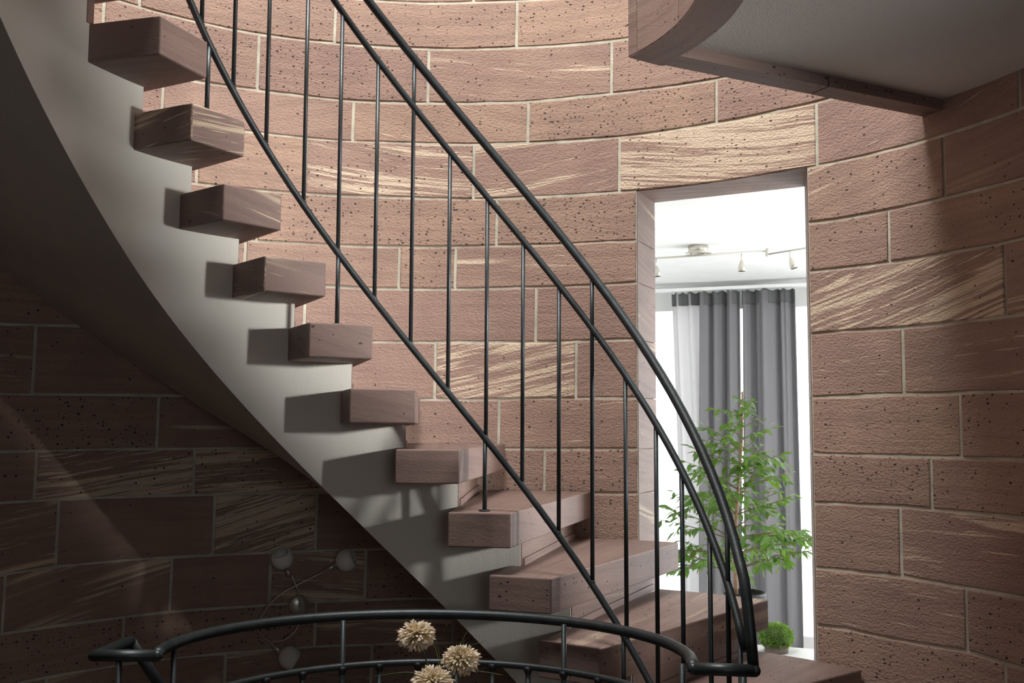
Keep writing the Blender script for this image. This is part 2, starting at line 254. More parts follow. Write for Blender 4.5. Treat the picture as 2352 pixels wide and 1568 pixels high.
def sandstone(name, base_a, base_b, cream, rough_bump, pit_scale, grain, vein=0.3, rough=0.85):
    """Red sandstone. Object colour: R pits, G cream bedding, B tone, alpha bedding slope (0.5 level)."""
    m, nt, b = new_mat(name)
    uv = N(nt, 'ShaderNodeUVMap').outputs[0]
    oi = N(nt, 'ShaderNodeObjectInfo')
    sep = N(nt, 'ShaderNodeSeparateColor'); L(nt, oi.outputs['Color'], sep.inputs[0])
    pits, strk, tone = sep.outputs[0], sep.outputs[1], sep.outputs[2]
    slope = math_n(nt, 'MULTIPLY', math_n(nt, 'SUBTRACT', oi.outputs['Alpha'], 0.5), 1.2)
    off = N(nt, 'ShaderNodeCombineXYZ'); L(nt, math_n(nt, 'MULTIPLY', oi.outputs['Random'], 37.0), off.inputs[2])
    sx = N(nt, 'ShaderNodeSeparateXYZ'); L(nt, uv, sx.inputs[0])
    # sheared bedding coordinates, bent a little
    low = N(nt, 'ShaderNodeTexNoise', i_Scale=2.2, i_Detail=1.0); 
    va = N(nt, 'ShaderNodeVectorMath', operation='ADD'); L(nt, uv, va.inputs[0]); L(nt, off.outputs[0], va.inputs[1])
    L(nt, va.outputs[0], low.inputs['Vector'])
    vv = math_n(nt, 'SUBTRACT', sx.outputs[1], math_n(nt, 'MULTIPLY', sx.outputs[0], slope))
    vv = math_n(nt, 'ADD', vv, math_n(nt, 'MULTIPLY', low.outputs['Fac'], 0.035))
    def bed(ku, kv, detail=3.0, zoff=0.0):
        cx = N(nt, 'ShaderNodeCombineXYZ')
        L(nt, math_n(nt, 'MULTIPLY', sx.outputs[0], ku), cx.inputs[0])
        L(nt, math_n(nt, 'MULTIPLY', vv, kv), cx.inputs[1])
        L(nt, math_n(nt, 'ADD', math_n(nt, 'MULTIPLY', oi.outputs['Random'], 37.0), zoff), cx.inputs[2])
        t = N(nt, 'ShaderNodeTexNoise', i_Scale=1.0, i_Detail=detail, i_Roughness=0.6)
        L(nt, cx.outputs[0], t.inputs['Vector']); return t.outputs['Fac']
    fine = bed(5.0, 135.0, 2.5); wide = bed(0.8, 10.0, 2.0, 5.0); mid = bed(1.3, 42.0, 5.0, 9.0); lam = bed(1.6, 95.0, 3.0, 15.0)
    grainn = N(nt, 'ShaderNodeTexNoise', i_Scale=260.0, i_Detail=2.0); L(nt, va.outputs[0], grainn.inputs['Vector'])
    blot = N(nt, 'ShaderNodeTexNoise', i_Scale=5.0, i_Detail=4.0); L(nt, va.outputs[0], blot.inputs['Vector'])
    base = mix(nt, tone, base_a, base_b)
    base = mix(nt, math_n(nt, 'MULTIPLY', ss(nt, blot.outputs['Fac'], 0.35, 0.7), 0.45), base, tuple(x*0.78 for x in base_a))
    base = mix(nt, math_n(nt, 'MULTIPLY', ss(nt, mid, 0.45, 0.60), vein), base, tuple(x*0.66 for x in base_a))
    # cream bedding: threshold falls with the streak amount, gathered in broad bands
    thr = math_n(nt, 'SUBTRACT', 0.74, math_n(nt, 'MULTIPLY', strk, 0.26))
    thr2 = math_n(nt, 'SUBTRACT', 0.66, math_n(nt, 'MULTIPLY', strk, 0.22))
    f1 = ss(nt, fine, thr, math_n(nt, 'ADD', thr, 0.06))
    f2 = ss(nt, wide, thr2, math_n(nt, 'ADD', thr2, 0.07))
    f2b = ss(nt, math_n(nt, 'ADD', wide, math_n(nt, 'MULTIPLY', strk, 0.22)), 0.46, 0.56)
    creamf = math_n(nt, 'ADD', math_n(nt, 'MULTIPLY', f1, f2b), math_n(nt, 'MULTIPLY', f2, ss(nt, lam, 0.44, 0.53)), clamp=True)
    creamf = math_n(nt, 'MULTIPLY', creamf, ss(nt, strk, 0.02, 0.3))
    col = mix(nt, math_n(nt, 'MULTIPLY', creamf, 0.92), base, cream)
    gr = math_n(nt, 'ADD', 1.0 - grain/2, math_n(nt, 'MULTIPLY', grainn.outputs['Fac'], grain))
    gcol = N(nt, 'ShaderNodeCombineColor')
    for i in range(3): L(nt, gr, gcol.inputs[i])
    col = mix(nt, 1.0, col, gcol.outputs[0], 'MULTIPLY')
    # pits, hollowed in the relief, their inner shade painted dark
    ps = N(nt, 'ShaderNodeMapping'); ps.inputs['Scale'].default_value = (1, 1.35, 1); L(nt, va.outputs[0], ps.inputs[0])
    vor = N(nt, 'ShaderNodeTexVoronoi', i_Scale=pit_scale, i_Randomness=1.0); L(nt, ps.outputs[0], vor.inputs['Vector'])
    vs = N(nt, 'ShaderNodeSeparateColor'); L(nt, vor.outputs['Color'], vs.inputs[0])
    has = math_n(nt, 'GREATER_THAN', vs.outputs[0], math_n(nt, 'SUBTRACT', 1.0, math_n(nt, 'MULTIPLY', pits, 0.85)))
    rad = math_n(nt, 'MULTIPLY', has, math_n(nt, 'ADD', 0.15, math_n(nt, 'MULTIPLY', math_n(nt, 'POWER', vs.outputs[1], 2.0), 0.17)))
    wob = N(nt, 'ShaderNodeTexNoise', i_Scale=150.0, i_Detail=1.0); L(nt, va.outputs[0], wob.inputs['Vector'])
    dist = math_n(nt, 'ADD', vor.outputs['Distance'], math_n(nt, 'MULTIPLY', wob.outputs['Fac'], 0.12))
    pit = ss(nt, math_n(nt, 'SUBTRACT', rad, math_n(nt, 'SUBTRACT', dist, 0.06)), -0.02, 0.05)
    pit = math_n(nt, 'MULTIPLY', pit, math_n(nt, 'GREATER_THAN', rad, 0.002))
    col = mix(nt, math_n(nt, 'MULTIPLY', pit, 0.92), col, tuple(x*0.13 for x in base_a))
    # rare pale nodules in the stone
    sv = N(nt, 'ShaderNodeTexVoronoi', i_Scale=2.1, i_Randomness=1.0); L(nt, va.outputs[0], sv.inputs['Vector'])
    sc_ = N(nt, 'ShaderNodeSeparateColor'); L(nt, sv.outputs['Color'], sc_.inputs[0])
    spot_ = math_n(nt, 'MULTIPLY', ss(nt, sv.outputs['Distance'], 0.021, 0.014), math_n(nt, 'GREATER_THAN', sc_.outputs[1], 0.62))
    col = mix(nt, spot_, col, cream)
    L(nt, col, b.inputs['Base Color'])
    b.inputs['Roughness'].default_value = rough
    # tooled relief
    dm = N(nt, 'ShaderNodeMapping'); dm.inputs['Scale'].default_value = (1, 1.7, 1); dm.inputs['Rotation'].default_value = (0, 0, 0.5)
    L(nt, va.outputs[0], dm.inputs[0])
    dent = N(nt, 'ShaderNodeTexNoise', i_Scale=88.0, i_Detail=3.0, i_Roughness=0.6); L(nt, dm.outputs[0], dent.inputs['Vector'])
    hgt = math_n(nt, 'SUBTRACT', math_n(nt, 'ADD', dent.outputs['Fac'], math_n(nt, 'MULTIPLY', mid, 0.35)), math_n(nt, 'MULTIPLY', pit, 1.6))
    bp = N(nt, 'ShaderNodeBump', i_Strength=rough_bump, i_Distance=0.008); L(nt, hgt, bp.inputs['Height'])
    L(nt, bp.outputs[0], b.inputs['Normal'])
    return m

M_STONE = sandstone('wall_sandstone', (0.385, 0.255, 0.215), (0.49, 0.335, 0.25), (0.80, 0.655, 0.49), 0.80, 58.0, 0.42)
M_TREAD = sandstone('sawn_sandstone', (0.215, 0.140, 0.120), (0.29, 0.195, 0.162), (0.52, 0.41, 0.29), 0.12, 50.0, 0.25, 0.42, 0.62)

def simple(name, col, rough=0.5, metal=0.0, bump=None, spec=0.5, var=0.0, vscale=8.0):
    m, nt, b = new_mat(name)
    b.inputs['Base Color'].default_value = (*col, 1)
    b.inputs['Roughness'].default_value = rough; b.inputs['Metallic'].default_value = metal
    b.inputs['Specular IOR Level'].default_value = spec
    tc = N(nt, 'ShaderNodeTexCoord')
    if var:
        t = N(nt, 'ShaderNodeTexNoise', i_Scale=vscale, i_Detail=5.0); L(nt, tc.outputs['Object'], t.inputs['Vector'])
        L(nt, mix(nt, ss(nt, t.outputs['Fac'], 0.3, 0.7), tuple(c*(1-var) for c in col), tuple(min(c*(1+var), 1) for c in col)), b.inputs['Base Color'])
    if bump:
        t = N(nt, 'ShaderNodeTexNoise', i_Scale=bump[0], i_Detail=4.0); L(nt, tc.outputs['Object'], t.inputs['Vector'])
        bp = N(nt, 'ShaderNodeBump', i_Strength=bump[1], i_Distance=0.004); L(nt, t.outputs['Fac'], bp.inputs['Height'])
        L(nt, bp.outputs[0], b.inputs['Normal'])
    return m
M_MORTAR = simple('mortar', (0.56, 0.54, 0.44), 0.95, bump=(180, 0.6), var=0.16, vscale=14)
M_PLASTER = simple('lime_plaster', (0.66, 0.64, 0.58), 0.9, bump=(140, 0.22), var=0.05, vscale=3)
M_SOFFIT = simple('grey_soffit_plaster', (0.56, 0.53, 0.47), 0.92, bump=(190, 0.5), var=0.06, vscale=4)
M_CEIL = simple('rough_ceiling_plaster', (0.66, 0.65, 0.63), 0.95, bump=(170, 0.35), var=0.02, vscale=3)
M_WHITE = simple('white_paint', (0.88, 0.88, 0.87), 0.8, var=0.02)
M_IRON = simple('painted_steel', (0.036, 0.043, 0.046), 0.43, 0.45, bump=(260, 0.12), spec=0.55, var=0.15, vscale=30)
M_WELD = simple('weld_metal', (0.10, 0.12, 0.12), 0.4, 0.7, bump=(300, 0.4))
M_NICKEL = simple('brushed_nickel', (0.66, 0.63, 0.56), 0.33, 0.85, bump=(400, 0.05))
M_FROST = simple('frosted_glass_shade', (0.86, 0.85, 0.83), 0.55, spec=0.4)
M_POT = simple('black_planter', (0.012, 0.014, 0.014), 0.5)
M_CLAY = simple('grey_brown_pot', (0.16, 0.13, 0.11), 0.8, var=0.15, vscale=40)
M_BARK = simple('tan_bark', (0.36, 0.22, 0.14), 0.8, var=0.25, vscale=60)
M_TWIG = simple('green_brown_twig', (0.16, 0.13, 0.06), 0.8)
M_STEM = simple('green_stem', (0.05, 0.09, 0.02), 0.6)
M_FLOOR = simple('hall_floor_tile', (0.14, 0.11, 0.09), 0.5, var=0.1)
M_GREYTOP = simple('grey_table_top', (0.55, 0.55, 0.54), 0.35)
M_DARKWOOD = simple('dark_wood', (0.08, 0.05, 0.035), 0.5, var=0.3, vscale=20)

def leaf_mat(name, ca, cb, trans=0.5):
    m, nt, b = new_mat(name)
    oi = N(nt, 'ShaderNodeObjectInfo')
    g = N(nt, 'ShaderNodeNewGeometry')
    f = math_n(nt, 'FRACT', math_n(nt, 'ADD', oi.outputs['Random'], g.outputs['Random Per Island']))
    c = mix(nt, f, ca, cb)
    L(nt, c, b.inputs['Base Color']); b.inputs['Roughness'].default_value = 0.35
    tr = N(nt, 'ShaderNodeBsdfTranslucent'); L(nt, mix(nt, 0.5, c, (0.45, 0.75, 0.08)), tr.inputs[0])
    ms = N(nt, 'ShaderNodeMixShader', i_0=trans); L(nt, b.outputs[0], ms.inputs[1]); L(nt, tr.outputs[0], ms.inputs[2])
    L(nt, ms.outputs[0], nt.nodes['Material Output'].inputs[0])
    return m
M_LEAF = leaf_mat('fig_leaf', (0.012, 0.045, 0.008), (0.05, 0.15, 0.018), 0.28)
M_BALL = leaf_mat('box_leaf', (0.02, 0.07, 0.008), (0.20, 0.38, 0.04), 0.22)
M_GRASS = leaf_mat('grass_blade', (0.03, 0.07, 0.01), (0.22, 0.34, 0.09), 0.2)
def petal_mat():
    m, nt, b = new_mat('cream_petal')
    g = N(nt, 'ShaderNodeNewGeometry')
    at = N(nt, 'ShaderNodeUVMap'); sx = N(nt, 'ShaderNodeSeparateXYZ'); L(nt, at.outputs[0], sx.inputs[0])
    tip = mix(nt, g.outputs['Random Per Island'], (0.95, 0.90, 0.76), (0.93, 0.80, 0.70))
    c = mix(nt, sx.outputs[1], (0.80, 0.68, 0.30), tip)
    L(nt, c, b.inputs['Base Color']); b.inputs['Roughness'].default_value = 0.7
    tr = N(nt, 'ShaderNodeBsdfTranslucent'); L(nt, c, tr.inputs[0])
    ms = N(nt, 'ShaderNodeMixShader', i_0=0.4); L(nt, b.outputs[0], ms.inputs[1]); L(nt, tr.outputs[0], ms.inputs[2])
    L(nt, ms.outputs[0], nt.nodes['Material Output'].inputs[0])
    return m
M_PETAL = petal_mat()
def curtain_mat(name, col, trans):
    m, nt, b = new_mat(name)
    uv = N(nt, 'ShaderNodeUVMap')
    w = N(nt, 'ShaderNodeTexNoise', i_Scale=120.0, i_Detail=2.0); L(nt, uv.outputs[0], w.inputs['Vector'])
    c = mix(nt, w.outputs['Fac'], tuple(x*0.94 for x in col), col)
    L(nt, c, b.inputs['Base Color']); b.inputs['Roughness'].default_value = 0.9
    tr = N(nt, 'ShaderNodeBsdfTranslucent'); L(nt, c, tr.inputs[0])
    ms = N(nt, 'ShaderNodeMixShader', i_0=trans); L(nt, b.outputs[0], ms.inputs[1]); L(nt, tr.outputs[0], ms.inputs[2])
    L(nt, ms.outputs[0], nt.nodes['Material Output'].inputs[0])
    return m
M_CURT = curtain_mat('grey_curtain', (0.33, 0.32, 0.335), 0.42)
M_CURTL = curtain_mat('sheer_curtain', (0.85, 0.84, 0.84), 0.6)
M_BAND = curtain_mat('curtain_heading', (0.14, 0.14, 0.145), 0.2)
def glass_mat():
    m, nt, b = new_mat('window_glass')
    b.inputs['Roughness'].default_value = 0.0; b.inputs['IOR'].default_value = 1.45
    b.inputs['Transmission Weight'].default_value = 1.0
    tr = N(nt, 'ShaderNodeBsdfTransparent'); gl = N(nt, 'ShaderNodeBsdfGlossy', i_1=0.02)
    fr = N(nt, 'ShaderNodeFresnel', i_0=1.45)
    ms = N(nt, 'ShaderNodeMixShader'); L(nt, fr.outputs[0], ms.inputs[0]); L(nt, tr.outputs[0], ms.inputs[1]); L(nt, gl.outputs[0], ms.inputs[2])
    L(nt, ms.outputs[0], nt.nodes['Material Output'].inputs[0])
    return m
M_GLASS = glass_mat()
def ball_mat():
    m, nt, b = new_mat('blue_white_vinyl')
    tc = N(nt, 'ShaderNodeTexCoord'); s = N(nt, 'ShaderNodeSeparateXYZ'); L(nt, tc.outputs['Object'], s.inputs[0])
    an = math_n(nt, 'ARCTAN2', s.outputs[1], math_n(nt, 'SUBTRACT', s.outputs[0], 0.0))
    st = math_n(nt, 'GREATER_THAN', math_n(nt, 'SINE', math_n(nt, 'ADD', math_n(nt, 'MULTIPLY', an, 1.0), 1.45)), 0.0)
    L(nt, mix(nt, st, (0.72, 0.76, 0.76), (0.0, 0.10, 0.50)), b.inputs['Base Color']); b.inputs['Roughness'].default_value = 0.35
    return m
M_VINYL = ball_mat()

# ---------------------------------------------------------------- round sandstone wall
DOOR_A, DOOR_B = door
HEAD = 2.436; SILL = 0.60
def course_z(j, a):
    K = ALLK[j]
    if isinstance(K, float): return K
    if a <= K[0][0]: return K[0][1]
    for (a0, z0), (a1, z1) in zip(K[:-1], K[1:]):
        if a <= a1: return z0 + (z1-z0)*(a-a0)/max(a1-a0, 1e-6)
    return K[-1][1]
ALLK = dict(knots)
zz = 3.255
for j in range(-2, -8, -1):
    zz += 0.20 + 0.04*rnd.random(); ALLK[j] = zz
zz = 0.66
for j in range(13, 21):
    zz -= 0.17 + 0.05*rnd.random(); ALLK[j] = zz
TOP_Z = 4.75
WALL_A0, WALL_A1 = -1.98, 1.42
wall = tag(mesh_obj('wall_round', [], []), kind='structure')
def shell():
    """mortar bed behind the stones, with the doorway left open"""
    bm = bmesh.new()
    angs = [WALL_A0 + (WALL_A1-WALL_A0)*i/96 for i in range(97)]
    angs += [DOOR_A-0.001, DOOR_B+0.001]; angs = sorted(a for a in angs)
    zs = [-1.25, SILL-0.02, HEAD+0.03, TOP_Z]
    ri, ro = RW+0.0005, RW+0.235
    def open_(i, k):
        mid = (angs[i]+angs[i+1])/2
        return k == 1 and DOOR_A-0.001 < mid < DOOR_B+0.001
    V = {}
    def v(i, k, o):
        key = (i, k, o)
        if key not in V: V[key] = bm.verts.new(cyl(ro if o else ri, angs[i], zs[k]))
        return V[key]
    nA, nZ = len(angs)-1, len(zs)-1
    solid = lambda i, k: 0 <= i < nA and 0 <= k < nZ and not open_(i, k)
    for i in range(nA):
        for k in range(nZ):
            if not solid(i, k): continue
            bm.faces.new((v(i, k, 0), v(i+1, k, 0), v(i+1, k+1, 0), v(i, k+1, 0)))
            bm.faces.new((v(i, k, 1), v(i, k+1, 1), v(i+1, k+1, 1), v(i+1, k, 1)))
            for (di, dk, e) in ((-1, 0, ((i, k), (i, k+1))), (1, 0, ((i+1, k+1), (i+1, k))), (0, -1, ((i+1, k), (i, k))), (0, 1, ((i, k+1), (i+1, k+1)))):
                if not solid(i+di, k+dk):
                    (a, b_), (c_, d_) = e
                    bm.faces.new((v(a, b_, 0), v(c_, d_, 0), v(c_, d_, 1), v(a, b_, 1)))
    me = bpy.data.meshes.new('wall_round'); bmesh.ops.recalc_face_normals(bm, faces=bm.faces); bm.to_mesh(me); bm.free()
    me.materials.append(M_MORTAR); wall.data = me
shell()

GAP = 0.0043
def brick(a0, a1, jt, jb, style, zt=None, zb=None, mat=None, name='brick'):
    """one ashlar block, curved in plan, its arris slightly worn"""
    arc = (a1-a0)*RW
    n = 3 if arc < 0.25 else 5 if arc < 0.7 else 6
    g = GAP/RW
    proud = rnd.uniform(-0.0015, 0.002)
    V, F, U = [], [], []
    cols = []
    for i in range(n+1):
        a = a0+g+(a1-a0-2*g)*i/n
        t = (course_z(jt, a) if zt is None else zt) - GAP; bt = (course_z(jb, a) if zb is None else zb) + GAP
        t += rnd.uniform(-.0018, .0012); bt += rnd.uniform(-.0012, .0018)
        e = 0.0035
        ai = a + (e/RW if i == 0 else -e/RW if i == n else 0)
        rf = RW - 0.004 - proud + rnd.uniform(-.0012, .0012)
        if i in (0, n): rows = [(a, bt, RW+0.03), (a, bt, rf+0.004), (ai, bt+e, rf), (ai, t-e, rf), (a, t, rf+0.004), (a, t, RW+0.03)]
        else: rows = [(a, bt, RW+0.03), (a, bt, rf+0.004), (a, bt+e, rf), (a, t-e, rf), (a, t, rf+0.004), (a, t, RW+0.03)]
        c = []
        for (aa, z, r) in rows:
            c.append(len(V)); V.append(cyl(r, aa, z)); U.append((aa*RW, z))
        cols.append(c)
    for i in range(n):
        for k in range(5): F.append((cols[i][k], cols[i+1][k], cols[i+1][k+1], cols[i][k+1]))
    F.append(tuple(cols[0])); F.append(tuple(cols[-1][::-1]))
    o = mesh_obj(name, V, F, mat or M_STONE, wall, U)
    for p in o.data.polygons: p.use_smooth = False
    o.color = style
    return o

# look of each visible block: (pits, cream, tone, slope) by course, in order along the wall
PIT = lambda p=.8, t=.5: (p, .0, t, .5)
STY = {
 -1: [PIT(.2), PIT(.3, .3), PIT(.2, .4), PIT(.3)],
 0: [PIT(.5, .5), (.35, 0, .55, .5), (.45, .05, .6, .5), (.7, .1, .95, .55)],
 1: [PIT(.65, .4), PIT(.7, .25), (.3, .35, .45, .42), PIT(.6, .4)],
 2: [PIT(.8, .4), (.1, .05, .4, .7), (.15, .3, .85, .3), PIT(.9, .95), PIT(.85, .35)],
 3: [PIT(.5, .4), (.15, .0, 1.0, .5), (.35, .5, .35, .44), (.05, .42, .3, .62), (.25, .85, .45, .4), (.05, .35, .25, .72), PIT(.3, .3)],
 4: [PIT(.6, .6), PIT(.75, .85), PIT(1.0, .8), (.25, .3, .75, .72), (.1, .1, .3, .6)],
 5: [PIT(.6), (.1, .0, .55, .5), PIT(.95, .9), (.1, .35, .6, .5), (.25, .1, .7, .55), PIT(.35, .6)],
 6: [PIT(.3), PIT(.1, .3), (.02, .12, .3, .5), (.02, .1, .35, .5), (.1, .75, .35, .72), (.1, .2, .3, .6)],
 7: [(.2, .45, .3, .5), (.1, .15, .3, .5), PIT(.1, .3), (.1, .78, .3, .68), (.05, .1, .4, .55), (.05, .3, .4, .5), (.05, .35, .3, .55), (.1, .5, .4, .55)],
 8: [PIT(.8, .6), (.1, .2, .2, .5), PIT(.2, .4), (.1, .3, .7, .55), PIT(.25, .85), PIT(.55, .5), PIT(.55, .3)],
 9: [PIT(.3, .4), (.3, .75, .4, .62), (.55, .7, .5, .55), PIT(.5), PIT(.75, .4), PIT(.8, .5), PIT(.45, .6), PIT(.35, .35)],
 10: [(.1, .5, .3, .6), (.05, .22, .35, .5), (.2, .9, .5, .75), PIT(.1, .3), PIT(.2), (.1, .2, .35, .5), (.05, .42, .3, .52), (.45, .6, .3, .32)],
 11: [PIT(.1), (.02, .3, .3, .68), PIT(.05, .25), (.1, .6, .45, .42), PIT(.75, .6), PIT(.3), (.1, .45, .3, .5), PIT(.6, .45)],
 12: [PIT(.7, .55), PIT(.9, .6), (.1, .45, .3, .5), PIT(.4), PIT(.85, .6), (.1, .3, .3, .5)],
 13: [(.1, .3, .4, .6), (.15, .6, .3, .5), PIT(.7, .5), PIT(.4)],
}
for jb in range(-6, 20):
    jt = jb - 1
    js = sorted(vj.get(jb, []))
    sty = STY.get(jb)
    if not js:
        a = WALL_A0 + rnd.uniform(.1, .4); js = []
        while a < WALL_A1-.12: js.append(a); a += rnd.uniform(.24, .46)
        first = 0; known = []
    else:
        known = list(js)
        a = js[0] - rnd.uniform(.26, .42)
        lo = []
        while a > WALL_A0+.12: lo.insert(0, a); a -= rnd.uniform(.26, .42)
        first = len(lo)
        hi = []; a = js[-1] + rnd.uniform(.3, .42)
        if jb in (0, -1) : a = js[-1] + .33
        while a < WALL_A1-.12: hi.append(a); a += rnd.uniform(.26, .42)
        js = lo + js + hi
    crosses = 4 <= jb <= 13 and jb >= 4
    edges = [WALL_A0] + js + [WALL_A1]
    segs = []
    for e0, e1 in zip(edges[:-1], edges[1:]):
        if crosses and e0 < DOOR_B and e1 > DOOR_A:
            if e0 < DOOR_A-.02: segs.append((e0, DOOR_A))
            if e1 > DOOR_B+.02: segs.append((DOOR_B, e1))
        else: segs.append((e0, e1))
    for e0, e1 in segs:
        if crosses and (e0 >= DOOR_A-1e-6 and e1 <= DOOR_B+1e-6): continue
        mid = (e0+e1)/2
        st = None
        if sty and known:
            ks = sorted(known + ([DOOR_A, DOOR_B] if crosses else []))
            idx = sum(1 for k_ in ks if k_ < mid)
            if crosses and mid > DOOR_B: idx -= 1
            if (idx > 0 or mid > ks[0]-.45) and idx < len(sty): st = sty[idx]
        if st is None: st = rnd.choice([PIT(.7, .5), PIT(.2, .3), (.1, .4, .3, .5), PIT(.5, .8), (.1, .1, .4, .6), (.2, .7, .4, .6)])
        e0_, e1_ = e0, e1
        o = brick(e0, e1, jt, jb, st)
# lintel row edges: door reveals, one dressed stone per course, and the stones of the door head
RA, RB = (0.5885, 4.082), (1.1254, 3.7912)          # inner corners of the reveal
PA, PB = cyl(RW, DOOR_A), cyl(RW, DOOR_B)
def reveal(P, Q, side):
    P = Vector((*P, 0)); Q = Vector((*Q, 0)); d = (Q-P).normalized(); nrm = Vector((d.y, -d.x, 0))*side
    for jb in range(4, 14):
        a = DOOR_A if side < 0 else DOOR_B
        t = course_z(jb-1, a) - .0012; bt = max(course_z(jb, a) + .0012, SILL-.02)
        if jb == 4: t = HEAD
        if t - bt < .03: continue
        bm = bmesh.new()
        p = [P + d*0.002, Q, Q + nrm*.04, P + nrm*.012 + d*.02]
        lo = [bm.verts.new((v.x, v.y, bt)) for v in p]; hi = [bm.verts.new((v.x, v.y, t)) for v in p]
        bm.faces.new(lo); bm.faces.new(hi[::-1])
        for i in range(4): bm.faces.new((lo[i], lo[(i+1) % 4], hi[(i+1) % 4], hi[i]))
        bmesh.ops.recalc_face_normals(bm, faces=bm.faces); boxuv(bm)
        o = bm_obj('jamb_stone', bm, M_TREAD, wall); o.color = (.15, .25, 1.0, .35)
reveal(PA, RA, -1); reveal(PB, RB, 1)
bm = bmesh.new()
pts = [cyl(RW+.002, DOOR_A + (DOOR_B-DOOR_A)*i/6) for i in range(7)] + [RB, RA]
lo = [bm.verts.new((x, y, HEAD)) for x, y in pts]; hi = [bm.verts.new((x, y, HEAD+.028)) for x, y in pts]
bm.faces.new(lo); bm.faces.new(hi[::-1])
for i in range(len(pts)): bm.faces.new((lo[i], lo[(i+1) % len(pts)], hi[(i+1) % len(pts)], hi[i]))
bmesh.ops.recalc_face_normals(bm, faces=bm.faces); boxuv(bm)
o = bm_obj('lintel_stone', bm, M_TREAD, wall); o.color = (.2, .4, 1.0, .7)

# ---------------------------------------------------------------- staircase
stair = empty('spiral_staircase', (CX, CY, 0), label='curving staircase of thick red sandstone treads on a white plastered body along the round wall', cat='staircase')
TD = {}
for k in range(-3, 15):
    if k in treads: TD[k] = treads[k]
    else:
        a = treads[1][4]-0.0159 + (k-1)*DTH
        TD[k] = [a, .2689, 1.0119+EYE-(k-1)*RISE, .6906, a+.0159, 1.7404]
tb_style = {1: (.05, .05, .1, .5), 2: (.1, .6, 0.0, .62), 3: (.05, .35, .1, .32), 4: (.05, .3, .2, .42), 5: (.1, .12, .3, .25),
            6: (.15, .1, .3, .35), 7: (.15, .12, .4, .45), 8: (.2, .15, .35, .4), 9: (.3, .1, .5, .45), 10: (.45, .18, .6, .5), 11: (.35, .05, .3, .5)}
RISER_END = 1.715
def tread(k):
    a, w, z, ri, af, ro = TD[k]
    nose_n = Vector(cyl(ri, a)); nose_f = Vector(cyl(ro, af)); back_n = Vector(cyl(ri, a-w))
    ab = af - DTH - .045
    back_f = Vector(cyl(ro, ab))
    poly = [nose_n, back_n, back_f] + [Vector(cyl(ro, ab+(af-ab)*i/4)) for i in (1, 2, 3)] + [nose_f]
    o = prism('tread', [tuple(p) for p in poly], z-t, z, M_TREAD, None, bevel=.004)
    adopt(o, stair)
    o.color = tb_style.get(k, (.1, .2, .3, .45))
    return o
for k in range(-3, 15): tread(k)
def riser(k):
    """upright stone under the nose of tread k, standing on tread k+1"""
    a, w, z, ri, af, ro = TD[k]
    a = a - .0336; zt = z - t; zb = TD[k+1][2] if k+1 in TD else z-RISE
    th = .022
    def pt(r, back): return (CX + r*math.sin(a) - back*math.cos(a), CY + r*math.cos(a) + back*math.sin(a))
    r0 = rs + .004
    poly = [pt(r0, -.004), pt(r0, th), pt(RISER_END, th), pt(RISER_END, -.004)]
    o = prism('riser', poly, zb, zt, M_TREAD, None, bevel=.0015); adopt(o, stair); o.color = (.1, .2, .55, .45)
    poly = [pt(r0+.01, -.011), pt(r0+.01, -.003), pt(RISER_END, -.003), pt(RISER_END, -.011)]
    o = prism('riser_foot', poly, zb, zb+.022, M_TREAD, None, bevel=.001); adopt(o, stair); o.color = (.0, .1, .7, .5)
for k in range(-3, 14): riser(k)
def zin(a): return -0.562 - 0.872*a + EYE
def zout(a):
    A = -1.05
    return (-0.5506 - 1.07*a if a > A else -0.5506 - 1.07*A - 0.90*(a-A)) + EYE
